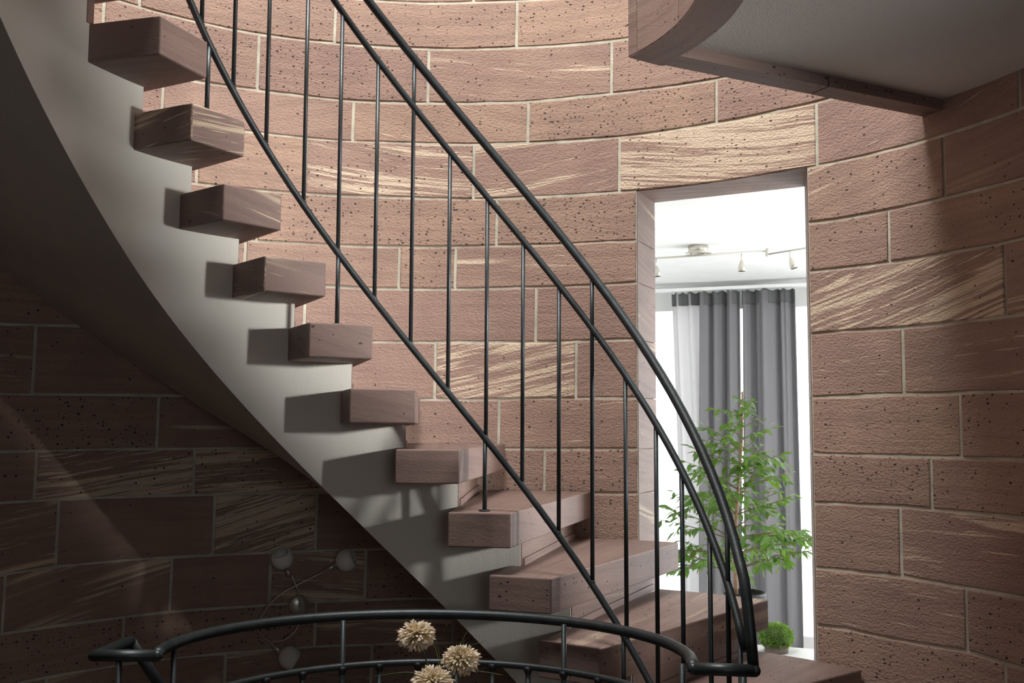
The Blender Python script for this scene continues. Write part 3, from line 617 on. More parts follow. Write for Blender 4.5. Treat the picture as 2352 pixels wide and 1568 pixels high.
def stair_body():
    """plastered inner face with stepped top, plain soffit underneath"""
    a0 = TD[-3][0] - .0336; a1 = TD[13][0]-.0336
    cuts = []
    for k in range(-2, 14):
        ar = TD[k][0] - .0336; al = TD[k-1][0] - .0336
        n = 5
        for i in range(n): cuts.append((al+(ar-al)*i/n, al+(ar-al)*(i+1)/n, k, i == 0, i == n-1))
    bmA, bmB = bmesh.new(), bmesh.new()
    RSf = lambda a: rs + (0.19*(-1.16-a)**2 if a < -1.16 else 0.0)
    ROf = lambda a: 1.752 if a < .1 else 1.712
    top = lambda k: TD[k][2]-t
    def zo(a): return min(zout(a), zin(a)+.35)
    prev = None
    def q(bm, *ps): bm.faces.new([bm.verts.new(p) for p in ps])
    def bot(f, a): return zin(a)*(1-f)+zo(a)*f
    for (l, r, k, fst, lst) in cuts:
        zt = top(k)
        rl, rr_ = RSf(l), RSf(r); RO = ROf((l+r)/2)
        q(bmA, cyl(rl, l, zin(l)), cyl(rr_, r, zin(r)), cyl(rr_, r, zt), cyl(rl, l, zt))
        q(bmA, cyl(rl, l, zt), cyl(rr_, r, zt), cyl(RO, r, max(zt, zo(r))), cyl(RO, l, max(zt, zo(l))))
        q(bmA, cyl(RO, l, zo(l)), cyl(RO, l, max(zt, zo(l))), cyl(RO, r, max(zt, zo(r))), cyl(RO, r, zo(r)))
        m_ = 4
        for s in range(m_):
            f0 = s/m_; f1 = (s+1)/m_
            q(bmB, cyl(rl+(RO-rl)*f0, l, bot(f0, l)), cyl(rl+(RO-rl)*f1, l, bot(f1, l)), cyl(rr_+(RO-rr_)*f1, r, bot(f1, r)), cyl(rr_+(RO-rr_)*f0, r, bot(f0, r)))
        if lst and k < 13:   # step face down to next tread
            zn = top(k+1)
            q(bmA, cyl(rr_, r, zn), cyl(RO, r, min(zn, zt)), cyl(RO, r, zt), cyl(rr_, r, zt))
    for bm in (bmA, bmB): bmesh.ops.remove_doubles(bm, verts=bm.verts, dist=1e-5)
    A = bm_obj('plastered_body', bmA, M_PLASTER); adopt(A, stair)
    B = bm_obj('soffit', bmB, M_SOFFIT, smooth=True); adopt(B, stair)
stair_body()

# ---------------------------------------------------------------- stair railing
def cut_curve(cv, fn): return [p for p in cv if fn(p)]
def ang_of(p): return math.atan2(p[0]-CX, p[1]-CY)
rail = empty('stair_railing', (CX, CY, 0), label='black steel railing climbing the inner edge of the sandstone stairs', cat='railing')
H = [p for p in rail_h if ang_of(p) < 1.46]
h_end = HEND
H = H + h_end
o = tube('handrail', H, .0128, M_IRON); adopt(o, rail)
Mr = [p for p in rail_m if p[2] > .985]
o = tube('upper_rail', Mr, .0098, M_IRON); adopt(o, rail)
o = tube('lower_rail', rail_b, .0098, M_IRON); adopt(o, rail)
def z_on(curve, x, y):
    best = None; A = math.atan2(x-CX, y-CY)
    for p, q_ in zip(curve[:-1], curve[1:]):
        a0, a1 = ang_of(p), ang_of(q_)
        if (a0-A)*(a1-A) <= 0 and a0 != a1:
            f = (A-a0)/(a1-a0); return p[2]+(q_[2]-p[2])*f
    return None
def xy_on(curve, A):
    for p, q_ in zip(curve[:-1], curve[1:]):
        a0, a1 = ang_of(p), ang_of(q_)
        if (a0-A)*(a1-A) <= 0 and a0 != a1:
            f = (A-a0)/(a1-a0); return [p[i]+(q_[i]-p[i])*f for i in range(3)]
extra = []
a_first = math.atan2(bal[0][0]-CX, bal[0][1]-CY)
for n_, kind in ((1, 'm'), (2, 'm'), (3, 'm'), (4, 'h')):
    P = xy_on(rail_b, a_first - .153*n_)
    if P: extra.append([P[0], P[1], kind])
for i, (x, y, kind) in enumerate(extra + bal):
    zb = z_on(rail_b, x, y)
    if zb is None: zb = z_on(rail_m, x, y) - .735
    A = math.atan2(x-CX, y-CY)
    T_ = xy_on(rail_m, A)
    tx, ty = (T_[0], T_[1]) if T_ else (x, y)
    pts = [(x, y, zb), (tx, ty, T_[2] if T_ else zb+.735)]
    if kind == 'h':
        U_ = min((Vector(H[j_]).lerp(Vector(H[j_+1]), f_/8) for j_ in range(len(H)-1) for f_ in range(8)), key=lambda p_: (p_.x-tx)**2+(p_.y-ty)**2)
        pts.append((tx, ty, U_.z-.003))
    o = tube('baluster', pts, .0062, M_IRON, seg=10); adopt(o, rail)
    w_ = bmesh.new(); bmesh.ops.create_uvsphere(w_, u_segments=8, v_segments=6, radius=.0088)
    for v in w_.verts: v.co += Vector((x, y, zb+.007))
    o = bm_obj('weld_bead', w_, M_IRON, smooth=True); adopt(o, rail)
for k, x, y in post + [[11, *cyl(.738, .765)], [-1, *cyl(.738, -1.60)]]:
    A = math.atan2(x-CX, y-CY); P = xy_on(rail_b, A)
    x, y = P[0], P[1]
    zt = TD[k][2]
    o = tube('post', [(x, y, zt), (x, y, P[2])], .0066, M_IRON, seg=10); adopt(o, rail)
    o = lathe('base_plate', [(0, .005), (.017, .005), (.0175, .004), (.0175, 0), (0, 0)], (x, y, zt), (0, 0, 1), M_IRON, seg=20); adopt(o, rail)

# ---------------------------------------------------------------- landing railing
lrail = empty('landing_railing', (CX, CY, 0), label='low curved black steel railing around the landing in the foreground', cat='railing')
ap = arc_pts
A1 = [ap['l0']] + arc1[1:-1] + [ap['r0']]
o = tube('handrail', [ap['l2'], ap['l1'], ap['l0']] , .0142, M_IRON, seg=14); adopt(o, lrail)
o = tube('handrail', A1, .0142, M_IRON, seg=14); adopt(o, lrail)
o = tube('handrail', [ap['r0'], ap['r1']], .0142, M_IRON, seg=14); adopt(o, lrail)
for key in ('l0', 'r0', 'r1'):
    w_ = bmesh.new(); bmesh.ops.create_uvsphere(w_, u_segments=14, v_segments=10, radius=.0139)
    for v in w_.verts: v.co += Vector(ap[key])
    o = bm_obj('mitre_weld', w_, M_IRON, smooth=True); adopt(o, lrail)
o = tube('middle_rail', arc2, .0098, M_IRON, seg=12); adopt(o, lrail)
ring_low = [(CX+.61*math.sin(a), CY+.02+.61*math.cos(a), .16) for a in [-1.45+2.9*i/40 for i in range(41)]]
o = tube('bottom_rail', ring_low, .0098, M_IRON, seg=10); adopt(o, lrail)
for x, y, kind in arcbal:
    top_z = .843 if kind == 'b' else .968
    o = tube('baluster', [(x, y, .16), (x, y, top_z)], .0072, M_IRON, seg=10); adopt(o, lrail)
    o = lathe('weld_bead', [(.0072, -.022), (.013, -.008), (.013, 0), (0, .002)], (x, y, .843), (0, 0, 1), M_IRON, seg=10); adopt(o, lrail)
for x, y in ((ap['l1'][0]*.62+ap['l0'][0]*.38, ap['l1'][1]), (CX+.6, CY+.1), (0.53, 2.33)):
    o = tube('post', [(x, y, 0), (x, y, .963)], .0075, M_IRON, seg=10); adopt(o, lrail)
    o = lathe('base_plate', [(0, .006), (.022, .006), (.022, 0), (0, 0)], (x, y, 0), (0, 0, 1), M_IRON, seg=20); adopt(o, lrail)

drail = empty('descending_railing', (-.98, 2.5, 0), label='black steel handrail going down from the left corner of the landing', cat='railing')
l2, l3 = Vector(ap['l2']), Vector(ap['l3'])
pts = [tuple(l2), tuple(l3)]
a = ang_of(l3); z = l3.z; r = math.hypot(l3.x-CX, l3.y-CY)
for i in range(1, 14):
    pts.append(cyl(r - .004*i, a+.07*i, z-.07*.91*i))
o = tube('handrail', pts, .0138, M_IRON, seg=14); adopt(o, drail)
for i in (3, 6, 9, 12):
    p = pts[i]; o = tube('baluster', [(p[0], p[1], p[2]-.9), tuple(p)], .007, M_IRON, seg=8); adopt(o, drail)

# ---------------------------------------------------------------- floor, ceiling, hall shell
tong = [(CX+.665*math.sin(a), CY+.665*math.cos(a)) for a in [-PI/2+PI*i/32 for i in range(33)]]
poly = [(-3.0, -3.2), (3.2, -3.2), (3.2, 2.5), (1.56, 2.5), (1.55, 2.22), (CX+.665, 2.22)] + tong[::-1] + [(CX-.665, 2.22), (-1.93, 2.22), (-3.0, 2.22)]
fl = prism('floor', poly, -.2, 0.0, M_FLOOR); tag(fl, kind='structure')
fl2 = prism('floor_lower', [(-3.0, 0.0), (3.2, 0.0), (3.2, 4.6), (-3.0, 4.6)], -1.4, -1.25, M_FLOOR); tag(fl2, kind='structure')
SZ = slab['corner'][2]; cc = slab['c']; rr = slab['r']; co = slab['corner']; wl = slab['wall']
a_c = math.atan2(co[0]-cc[0], co[1]-cc[1])
a_e = PI*1.5
N_ = 72
def void_pt(r, i): a = a_c+(a_e-a_c)*i/N_; return (cc[0]+r*math.sin(a), cc[1]+r*math.cos(a))
LIP = .035; LW = .085
wdir = (Vector(wl[:2])-Vector(co[:2])); wlen = wdir.length; wdir.normalize(); wn = Vector((wdir.y, -wdir.x))
if wn.y > 0: wn = -wn
# straight edge runs to the wall; slab covers everything on the camera's side of it
wend = Vector(co[:2]) + wdir*(wlen+.03)
inner_c = Vector(co[:2]) + wn*LW*.9
lp0 = void_pt(rr+LW, 0)
outer = [(float(wend.x), float(wend.y))] + [cyl(RW-.002, a) for a in [ang_of(wend)+(1.42-ang_of(wend))*i/6 for i in range(1, 7)]] + [(3.2, 2.50), (3.2, -3.2), (-3.0, -3.2), (-3.0, 2.1), (cc[0]-rr, 2.1)]
curve_in = [void_pt(rr, i) for i in range(N_, -1, -1)]
ci = [p for p in curve_in if not (p[0] < cc[0] and p[1] > 2.1)]
ceil = prism('ceiling', outer + ci, SZ+LIP, SZ+.27, M_CEIL); tag(ceil, kind='structure')
# stone edging: curved fascia stones and the straight lip
trim = tag(mesh_obj('trim_1', [], []), kind='structure')
def curved_stone(i0, i1, z0, z1, r0, r1, style, name='edge_stone'):
    V, F = [], []
    bm = bmesh.new(); n = max(3, int((i1-i0)))
    rings = []
    for s in range(n+1):
        a = a_c + (a_e-a_c)*(i0+(i1-i0)*s/n)/N_
        rings.append([bm.verts.new((cc[0]+r*math.sin(a), cc[1]+r*math.cos(a), z)) for r, z in ((r0, z0), (r1, z0), (r1, z1), (r0, z1))])
    for s in range(n):
        for j in range(4): bm.faces.new((rings[s][j], rings[s][(j+1) % 4], rings[s+1][(j+1) % 4], rings[s+1][j]))
    bm.faces.new(rings[0]); bm.faces.new(rings[-1][::-1])
    bmesh.ops.recalc_face_normals(bm, faces=bm.faces)
    lay = bm.loops.layers.uv.verify()
    for f in bm.faces:
        for l in f.loops:
            c = l.vert.co; l[lay].uv = (math.atan2(c.x-cc[0], c.y-cc[1])*rr, c.z + (math.hypot(c.x-cc[0], c.y-cc[1])-rr))
    o = bm_obj(name, bm, M_TREAD, trim); o.color = style; return o
bounds = [0, 1.05] + [7+7.5*i for i in range(0, 9)]
for b0, b1 in zip(bounds[:-1], bounds[1:]):
    if b1 > N_-14: b1 = N_-14
    if b0 >= b1: break
    curved_stone(b0+.02, b1-.02, SZ+.004, SZ+.30, rr-.028, rr-.001, (.2, .15, 1.0, .5))
for b0, b1 in zip([0.0, 7.2, 15, 24, 33, 42], [7.2, 15, 24, 33, 42, 58]):
    curved_stone(b0+.03, b1-.03, SZ, SZ+LIP+.004, rr-.027, rr+LW, (.1, .1, .4, .5), 'rim_stone')
# corner filler where the curved and the straight rim meet
e0 = Vector(void_pt(rr-.027, 0)); e1 = Vector(void_pt(rr+LW, 0)); e2 = Vector(co[:2])+wn*LW*.9+wdir*.10; e3 = Vector(co[:2])+wdir*.10; e4 = Vector(co[:2])
o = prism('rim_stone', [tuple(e0), tuple(e4), tuple(e3), tuple(e2), tuple(e1)], SZ+.0008, SZ+LIP+.002, M_TREAD, trim); o.color = (.1, .1, .4, .5)
# straight rim stones
cstart = Vector(cyl(0, 0))
def straight_stone(s0, s1, w0, w1, z0, z1, style, mat=M_TREAD):
    p = [Vector(co[:2])+wdir*s0+wn*w0, Vector(co[:2])+wdir*s1+wn*w0, Vector(co[:2])+wdir*s1+wn*w1, Vector(co[:2])+wdir*s0+wn*w1]
    o = prism('rim_stone', [tuple(x) for x in p], z0, z1, mat, trim); o.color = style
straight_stone(-.004, .62, 0, LW*.9, SZ+.0004, SZ+LIP+.004, (.3, .1, .3, .5))
straight_stone(.625, wlen-.0, 0, LW*.9, SZ, SZ+LIP+.004, (.3, .1, .1, .5))
straight_stone(.0, wlen, -.002, .03, SZ+LIP+.005, SZ+.30, (.3, .1, .3, .5))

M_HALL = simple('hall_plaster', (0.20, 0.17, 0.15), 0.9)
def wallbox(name, lo, hi, mat=M_HALL):
    o = bm_obj(name, box_bm(lo, hi), mat); tag(o, kind='structure'); return o
# hall behind the camera (closed, the added fill lamp stands inside it)
wallbox('wall_left', (-3.2, -3.2, -1.25), (-3.0, 4.6, 5.0))
wallbox('wall_back', (-3.2, -3.4, -.2), (3.4, -3.2, 5.0))
wallbox('wall_right', (3.2, -3.2, -.2), (3.4, 2.7, 5.0))
wallbox('wall_left_return', (-3.0, 1.50, -1.25), (CX-1.66, 1.62, 5.0))
wallbox('wall_right_return', (CX+1.735, 2.50, -1.25), (3.2, 2.62, 5.0), M_DARKWOOD)
bm = bmesh.new()
prof_ = [(1.15, 0), (2.5, 0), (2.5, .60), (2.01, 1.18), (1.93, 1.50), (1.82, 1.72), (1.68, 1.90), (1.45, 2.11), (1.15, 2.3)]
fa = [bm.verts.new((1.57, y, z)) for y, z in prof_]; fb = [bm.verts.new((1.67, y, z)) for y, z in prof_]
bm.faces.new(fa); bm.faces.new(fb[::-1])
for i in range(9): bm.faces.new((fa[i], fa[(i+1) % 9], fb[(i+1) % 9], fb[i]))
o = bm_obj('sloped_light_blocker', bm, M_DARKWOOD); tag(o, kind='structure')  # unseen sloped slab, added to keep side light off the wall under the stairs
wallbox('wall_upper_right', (1.57, 1.15, SZ+.27), (1.67, 2.5, 4.75))
wallbox('roof', (-3.2, -3.4, 4.75), (3.4, 4.7, 4.95))
wallbox('wall_lower_front', (-3.0, -.1, -1.25), (3.2, 0.0, -.2))

# ---------------------------------------------------------------- bay room beyond the doorway
UD = Vector((math.sin(.35), math.cos(.35), 0)); VD = Vector((math.cos(.35), -math.sin(.35), 0)); OD = Vector((.77, 3.69, 0))
ROT = Matrix(((VD.x, UD.x, 0, OD.x), (VD.y, UD.y, 0, OD.y), (0, 0, 1, 0), (0, 0, 0, 1)))   # (v, s, z) -> world
def R3(v, s, z): return tuple(ROT @ Vector((v, s, z)))
win3 = tag(mesh_obj('window_3', [], []), kind='structure')
for lo_, hi_ in (((3.14, .30, 1.70), (3.2, .36, 2.20)), ((3.14, 1.36, 1.70), (3.2, 1.42, 2.20)), ((3.14, .30, 1.68), (3.2, 1.42, 1.74)), ((3.14, .30, 2.16), (3.2, 1.42, 2.22))):
    o = bm_obj('window_frame', box_bm(lo_, hi_), M_DARKWOOD, win3)
def rbox(name, lo, hi, mat, parent=None):
    o = bm_obj(name, box_bm(lo, hi, rot=ROT), mat); 
    if parent: adopt(o, parent)
    return o
for nm, lo, hi in (('floor_room', (-2.2, .17, -.1), (2.0, 3.5, 0)), ('ceiling_room', (-2.2, .30, 2.508), (2.0, 3.5, 2.60)),
                   ('wall_room_left', (-2.3, .17, -.1), (-2.2, 3.5, 2.6)), ('wall_room_right', (2.0, .17, -.1), (2.1, 3.5, 2.6))):
    tag(rbox(nm, lo, hi, M_WHITE), kind='structure')
# front side of the room: strips joining the back of the round wall
tag(rbox('wall_room_front_left', (-2.3, .16, -.1), (-.62, .26, 2.6), M_WHITE), kind='structure')
tag(rbox('wall_room_front_right', (.62, .05, -.1), (2.1, .15, 2.6), M_WHITE), kind='structure')
# window wall: a wide window with posts, lower parapet left out as it is glazed to the floor
WS = 3.34
tag(rbox('wall_room_window', (-2.3, WS, 2.40), (2.1, WS+.12, 2.6), M_WHITE), kind='structure')
tag(rbox('wall_room_window_low', (-2.3, WS, -.1), (2.1, WS+.12, .06), M_WHITE), kind='structure')
lamp_frame = tag(mesh_obj('bay_lamp_frame', [], []), kind='structure')  # unseen frame put round the added bay lamp, solid wall behind
for s0 in (1.0, 1.93, 2.86):
    o = rbox('window_post', (1.93, s0, .45), (1.99, s0+.06, 2.40), M_WHITE); o.parent = lamp_frame
for z0 in (.45, 2.34):
    o = rbox('window_rail', (1.93, 1.0, z0), (1.99, 2.92, z0+.06), M_WHITE); o.parent = lamp_frame
win = tag(mesh_obj('window_1', [], []), kind='structure')
for i, v0 in enumerate((-2.2, -1.12, -.04, 1.04, 1.94)):
    o = rbox('window_post', (v0, WS, .06), (v0+.06, WS+.06, 2.40), M_WHITE); o.parent = win
for z0 in (.06, 2.34):
    o = rbox('window_rail', (-2.2, WS, z0), (2.0, WS+.06, z0+.06), M_WHITE); o.parent = win
for i, (v0, v1) in enumerate(((-2.14, -1.12), (-1.06, -.04), (.02, 1.04), (1.10, 1.94))):
    o = rbox('glass_pane', (v0, WS+.025, .12), (v1, WS+.031, 2.34), M_GLASS); o.parent = win
# sky seen through the window comes from the world; terrace slab outside
tag(rbox('terrace', (-3.0, WS+.12, -.2), (3.0, WS+2.5, -.1), M_WHITE), kind='structure')

# ---------------------------------------------------------------- curtains
def curtain(name, v0, v1, vb0, vb1, s, folds, amp, mat, label, ztop=2.435, zbot=.02, seed=1, gather=None):
    r = random.Random(seed)
    root = empty(name, R3((v0+v1)/2, s, 0), label=label, cat='curtain')
    nx, nz = 90, 16
    phs = [r.uniform(0, 6.28) for _ in range(4)]
    fr = [folds*(1+r.uniform(-.1, .1)), folds*2.3, folds*.45]
    def build(nm, zt, zb_, m, ext, nzz):
        V, F, U = [], [], []
        for j in range(nzz+1):
            f = j/nzz; z = zt+(zb_-zt)*f
            g = (2.435-z)/2.4
            for i in range(nx+1):
                u = i/nx
                uu = u + .03*math.sin(u*9+phs[3])
                va = v0+(v1-v0)*u; vb = vb0+(vb1-vb0)*u
                v = va+(vb-va)*min(g*1.3, 1)
                ws = amp*(math.sin(fr[0]*uu*6.283+phs[0]) + .38*math.sin(fr[1]*uu*6.283+phs[1])*(1-.75*g) + .5*math.sin(fr[2]*uu*6.283+phs[2]))
                if nm == 'heading': ws *= .75
                zz_ = z + (0.006*math.sin(uu*folds*12+phs[1]) if j == 0 and nm == 'heading' else 0)
                V.append(tuple(ROT @ Vector((v+.25*ws, s+ws+ext, zz_)))); U.append((u*(v1-v0)*3, z))
        for j in range(nzz):
            for i in range(nx):
                a_ = j*(nx+1)+i; F.append((a_, a_+1, a_+nx+2, a_+nx+1))
        o = mesh_obj(nm, V, F, m, None, U, smooth=True)
        md = o.modifiers.new('thickness', 'SOLIDIFY'); md.thickness = .0016
        adopt(o, root)
    build('panel', ztop-.005, zbot, mat, 0, nz)
    build('heading', ztop, ztop-.088, M_BAND, -.004, 3)
    return root
CS = 3.14
curtain('curtain', -.790, -.575, -.74, -.50, CS, 2.2, .014, M_CURTL, 'pale sheer end of the grey curtain beside the left window glare', seed=3)
curtain('curtain', -.572, -.318, -.60, -.33, CS-.01, 2.6, .026, M_CURT, 'middle grey curtain hanging behind the tall fig plant', seed=5)
curtain('curtain', -.312, .045, -.325, .055, CS, 3.2, .030, M_CURT, 'grey curtain nearest the right side of the doorway', seed=9)
o = rbox('curtain_rail', (-1.6, CS-.03, 2.447), (1.4, CS+.03, 2.468), M_WHITE); tag(o, 'slim white curtain rail under the white room ceiling', 'curtain rail')

# ---------------------------------------------------------------- ceiling spot lamp in the bay room
sp = empty('ceiling_spot_lamp', R3(-.366, 1.75, 2.5), label='brushed nickel ceiling lamp with jointed bars and small bell spots', cat='ceiling lamp')
def add(o, p=sp): adopt(o, p); return o
add(lathe('canopy', [(0, 0), (.056, 0), (.056, -.032), (.050, -.036), (.072, -.040), (.072, -.043), (0, -.043)], R3(-.366, 1.75, 2.508), (0, 0, 1), M_NICKEL))
add(tube('lamp_bar', [R3(-.95, 1.75, 2.448), R3(.004, 1.75, 2.459)], .0055, M_NICKEL, seg=8))
for v in (-.405, -.33): add(tube('bar_support', [R3(v, 1.75, 2.452), R3(v, 1.75, 2.47)], .005, M_NICKEL, seg=8))
add(tube('bar_joint', [R3(.004, 1.75, 2.472), R3(.004, 1.75, 2.43)], .0085, M_NICKEL, seg=10))
add(tube('lamp_bar', [R3(.004, 1.75, 2.440), R3(.55, 1.45, 2.452)], .005, M_NICKEL, seg=8))
def spot(v, s, z, tilt):
    top = Vector(R3(v, s, z)); ax = Vector((VD.x*tilt, VD.y*tilt, -1)).normalized()
    st = add(tube('spot_stem', [tuple(top), tuple(top + Vector((0, 0, -.042)))], .0035, M_NICKEL, seg=8))
    o0 = top + Vector((0, 0, -.036))
    cup = add(lathe('spot_cup', [(0, 0), (.006, .002), (.013, .018), (.0185, .038), (.021, .062), (.019, .062)], o0, ax, M_NICKEL))
    gl = lathe('glass_shade', [(.0195, .058), (.022, .078), (.0245, .10), (.0265, .137), (.0245, .137), (.020, .07)], o0, ax, M_FROST)
    gl.parent = cup; gl.matrix_parent_inverse = (Matrix.Translation(-Vector(sp.location)))
    gl.matrix_parent_inverse = cup.matrix_world.inverted() if False else gl.matrix_parent_inverse
for args in ((-.602, 1.75, 2.446, .12), (-.132, 1.75, 2.453, .02), (.129, 1.68, 2.441, .38), (-.86, 1.75, 2.446, -.1)): spot(*args)

# ---------------------------------------------------------------- fig tree in its planter
fig = empty('weeping_fig', R3(-.10, 1.40, 0), label='tall green potted fig plant standing before the grey curtains', cat='plant')
fl_ = lambda o: adopt(o, fig)
base = Vector(R3(-.10, 1.40, 0))
planter = fl_(lathe('planter', [(0, 0), (.08, 0), (.10, .60), (.108, .69), (.108, .70), (.098, .70), (.094, .67), (0, .67)], base, (0, 0, 1), M_POT, seg=28))
tr = [base+Vector((-.04, 0, .66)), base+Vector((-.045, 0, .95)), base+Vector((-.02, .01, 1.2)), base+Vector((0, 0, 1.45)), base+Vector((.005, 0, 1.69))]
trp = []
for i in range(4):
    for s_ in range(4): trp.append(tr[i].lerp(tr[i+1], s_/4))
trp.append(tr[-1])
fl_(tube('trunk', trp, [.010*(1-.75*i/len(trp)) + .0015 for i in range(len(trp))], M_BARK, seg=10))
rf = random.Random(21)
def leaf_mesh(seed):
    r = random.Random(seed); ln = r.uniform(.048, .068); w = ln*.40; cup_ = r.uniform(.1, .3); dr = r.uniform(.1, .35)
    V = [(0, 0, 0)]; F = []
    prof = [(.15, .45), (.40, 1.0), (.65, .85), (.85, .4)]
    for f, ww in prof:
        x = ln*f; z = -dr*ln*f*f
        V += [(x, -w*.5*ww, z+cup_*w*.4*ww), (x, 0, z), (x, w*.5*ww, z+cup_*w*.4*ww)]
    V.append((ln, 0, -dr*ln*1.15))
    F = [(0, 2, 1), (0, 3, 2)]
    for i in range(3):
        b0 = 1+3*i; b1 = b0+3
        F += [(b0, b0+1, b1+1, b1), (b0+1, b0+2, b1+2, b1+1)]
    F += [(10, 11, 13), (11, 12, 13)]
    me = bpy.data.meshes.new('leaf'); me.from_pydata(V, [], F); me.materials.append(M_LEAF)
    for p in me.polygons: p.use_smooth = True
    return me
LM = [leaf_mesh(s_) for s_ in range(6)]
leaves = []      # (position, direction)
def branch(p0, d, ln, nl, th=.0028, droop=.5):
    pts = [p0]; p = p0.copy(); d = d.normalized()
    n = 7
    for i in range(n):
        d = (d + Vector((rf.uniform(-.14, .14), rf.uniform(-.14, .14), -droop*.16*(i/n)))).normalized()
        p = p + d*(ln/n); pts.append(p.copy())
    o = fl_(tube('branch', pts, [th*(1-.8*i/n)+.0004 for i in range(n+1)], M_TWIG, seg=5))
    for i in range(nl):
        f = .25+.75*(i+rf.random())/nl; k_ = min(int(f*n), n-1); q_ = pts[k_].lerp(pts[k_+1], f*n-k_)
        dd = (pts[k_+1]-pts[k_]).normalized(); side = dd.cross(Vector((0, 0, 1))).normalized()*(1 if i % 2 else -1)
        leaves.append((q_, (dd*.6+side*rf.uniform(.4, 1.0)+Vector((0, 0, rf.uniform(-.9, .15)))).normalized()))
    leaves.append((pts[-1], d))
    return pts
for i in range(62):
    f = ((i+.5)/62)**1.3
    h_ = .80+.86*f
    k_ = min(int((h_-.66)/1.03*16), 15); p0 = trp[k_]
    azi = i*2.4+rf.uniform(-.4, .4)
    ln = (.42*(1-f)**.75+.045)*rf.uniform(.75, 1.15)
    d = Vector((math.cos(azi), math.sin(azi), rf.uniform(.25, .9) if f > .3 else rf.uniform(.0, .6)))
    nl = max(3, int(ln*34))
    pts = branch(p0, d, ln, nl, .003*(1-f)+.0012)
    if ln > .22:
        for m_ in (3, 5):
            dd = (pts[m_+1]-pts[m_]).normalized(); sd = Vector((dd.y, -dd.x, rf.uniform(-.4, .3)))*(1 if m_ == 3 else -1)
            branch(pts[m_], dd*.5+sd, ln*.45, max(4, int(ln*20)), .0014)
for i in range(14):
    p_ = base+Vector((.005, 0, 1.50+.19*i/13)); an_ = i*2.4
    leaves.append((p_, Vector((math.cos(an_), math.sin(an_), rf.uniform(.2, 1.2))).normalized()))
rf.shuffle(leaves)
stuffV, stuffF = [], []
for i, (p, d) in enumerate(leaves):
    rotm = d.to_track_quat('X', 'Z').to_matrix().to_4x4() @ Matrix.Rotation(rf.uniform(-.7, .7), 4, 'X')
    sc = rf.uniform(.8, 1.15)
    mw = Matrix.Translation(p) @ rotm @ Matrix.Scale(sc, 4)
    me = LM[i % 6]
    if i < 290:
        o = bpy.data.objects.new('leaf', me); COL.objects.link(o); o.parent = fig
        o.matrix_parent_inverse = Matrix.Translation(-Vector(fig.location)); o.matrix_basis = mw
    else:
        b0 = len(stuffV)
        stuffV += [tuple(mw @ v.co) for v in me.vertices]; stuffF += [tuple(b0+x for x in p_.vertices) for p_ in me.polygons]
if stuffV:
    o = mesh_obj('foliage', stuffV, stuffF, M_LEAF, smooth=True); adopt(o, fig); o['kind'] = 'stuff'

# ---------------------------------------------------------------- low table with clipped box ball
tbl = empty('side_table', R3(.08, .50, 0), label='low grey topped table just inside the doorway', cat='table')
o = bm_obj('table_top', box_bm((-.20, .33, .582), (.275, .665, .600), rot=ROT), M_GREYTOP); adopt(o, tbl)
for v, s_ in ((-.17, .36), (.245, .36), (-.17, .635), (.245, .635)):
    o = bm_obj('leg', box_bm((v-.015, s_-.015, 0), (v+.015, s_+.015, .582), rot=ROT), M_WHITE); adopt(o, tbl)
bx = Vector(R3(.132, .55, .600))
box = empty('box_ball_plant', tuple(bx), label='small clipped green ball plant in a grey pot on the low table', cat='plant')
o = lathe('pot', [(0, 0), (.046, 0), (.048, .004), (.049, .036), (.044, .036), (.043, .02), (0, .02)], bx, (0, 0, 1), M_CLAY, seg=20); adopt(o, box)
V, F = [], []
rb_ = random.Random(4)
for i in range(2600):
    th_ = rb_.uniform(0, 6.283); cz = rb_.uniform(-.75, 1); sr = math.sqrt(1-cz*cz)
    n_ = Vector((sr*math.cos(th_), sr*math.sin(th_), cz))
    p = bx + Vector((0, 0, .062)) + Vector((n_.x*.066, n_.y*.066, n_.z*.052))*rb_.uniform(.80, 1.03)
    t1 = (n_ + Vector((rb_.uniform(-1, 1), rb_.uniform(-1, 1), rb_.uniform(-.6, 1)))*.7).normalized(); t2 = t1.orthogonal().normalized(); t2 = (Matrix.Rotation(rb_.uniform(0, 6.28), 3, t1) @ t2)
    s_ = rb_.uniform(.0045, .0075); b0 = len(V)
    V += [tuple(p), tuple(p+t1*s_*.6+t2*s_*.4), tuple(p+t1*s_*1.3), tuple(p+t1*s_*.6-t2*s_*.4)]; F.append((b0, b0+1, b0+2, b0+3))
o = mesh_obj('foliage', V, F, M_BALL); adopt(o, box); o['kind'] = 'stuff'
o = lathe('foliage_core', [(0, -.036), (.035, -.028), (.054, 0), (.045, .028), (.02, .041), (0, .043)], bx+Vector((0, 0, .062)), (0, 0, 1), M_STEM, seg=16); adopt(o, box)

# ---------------------------------------------------------------- wall lamp below the stairs
def wall_pt(p, off):
    """point on the round wall moved off it towards the room by off"""
    v = Vector((CX-p[0], CY-p[1], 0)).normalized()
    # keep it on the sight of the same wall spot: go straight off the wall
    return Vector(p)+v*off
LP = [Vector(p) for p in lamp]
nw = Vector((CX-LP[0].x, CY-LP[0].y, 0)).normalized()
wl_ = empty('wall_lamp', tuple(LP[0]), label='three armed wall lamp with frosted globe shades on the dark wall under the stairs', cat='wall lamp')
def W(o): adopt(o, wl_); return o
W(lathe('wall_plate', [(0, .0), (.038, .0), (.038, .012), (.034, .016), (0, .018)], LP[0]+nw*.004, nw, M_NICKEL, seg=32))
uw = Vector((-nw.y, nw.x, 0))
if uw.x < 0: uw = -uw
def onw(px, pz, off):
    """px, pz metres right of / above the wall plate, off metres from the wall"""
    return LP[0] + uw*px + Vector((0, 0, pz)) + nw*off
S = 3.76/2297
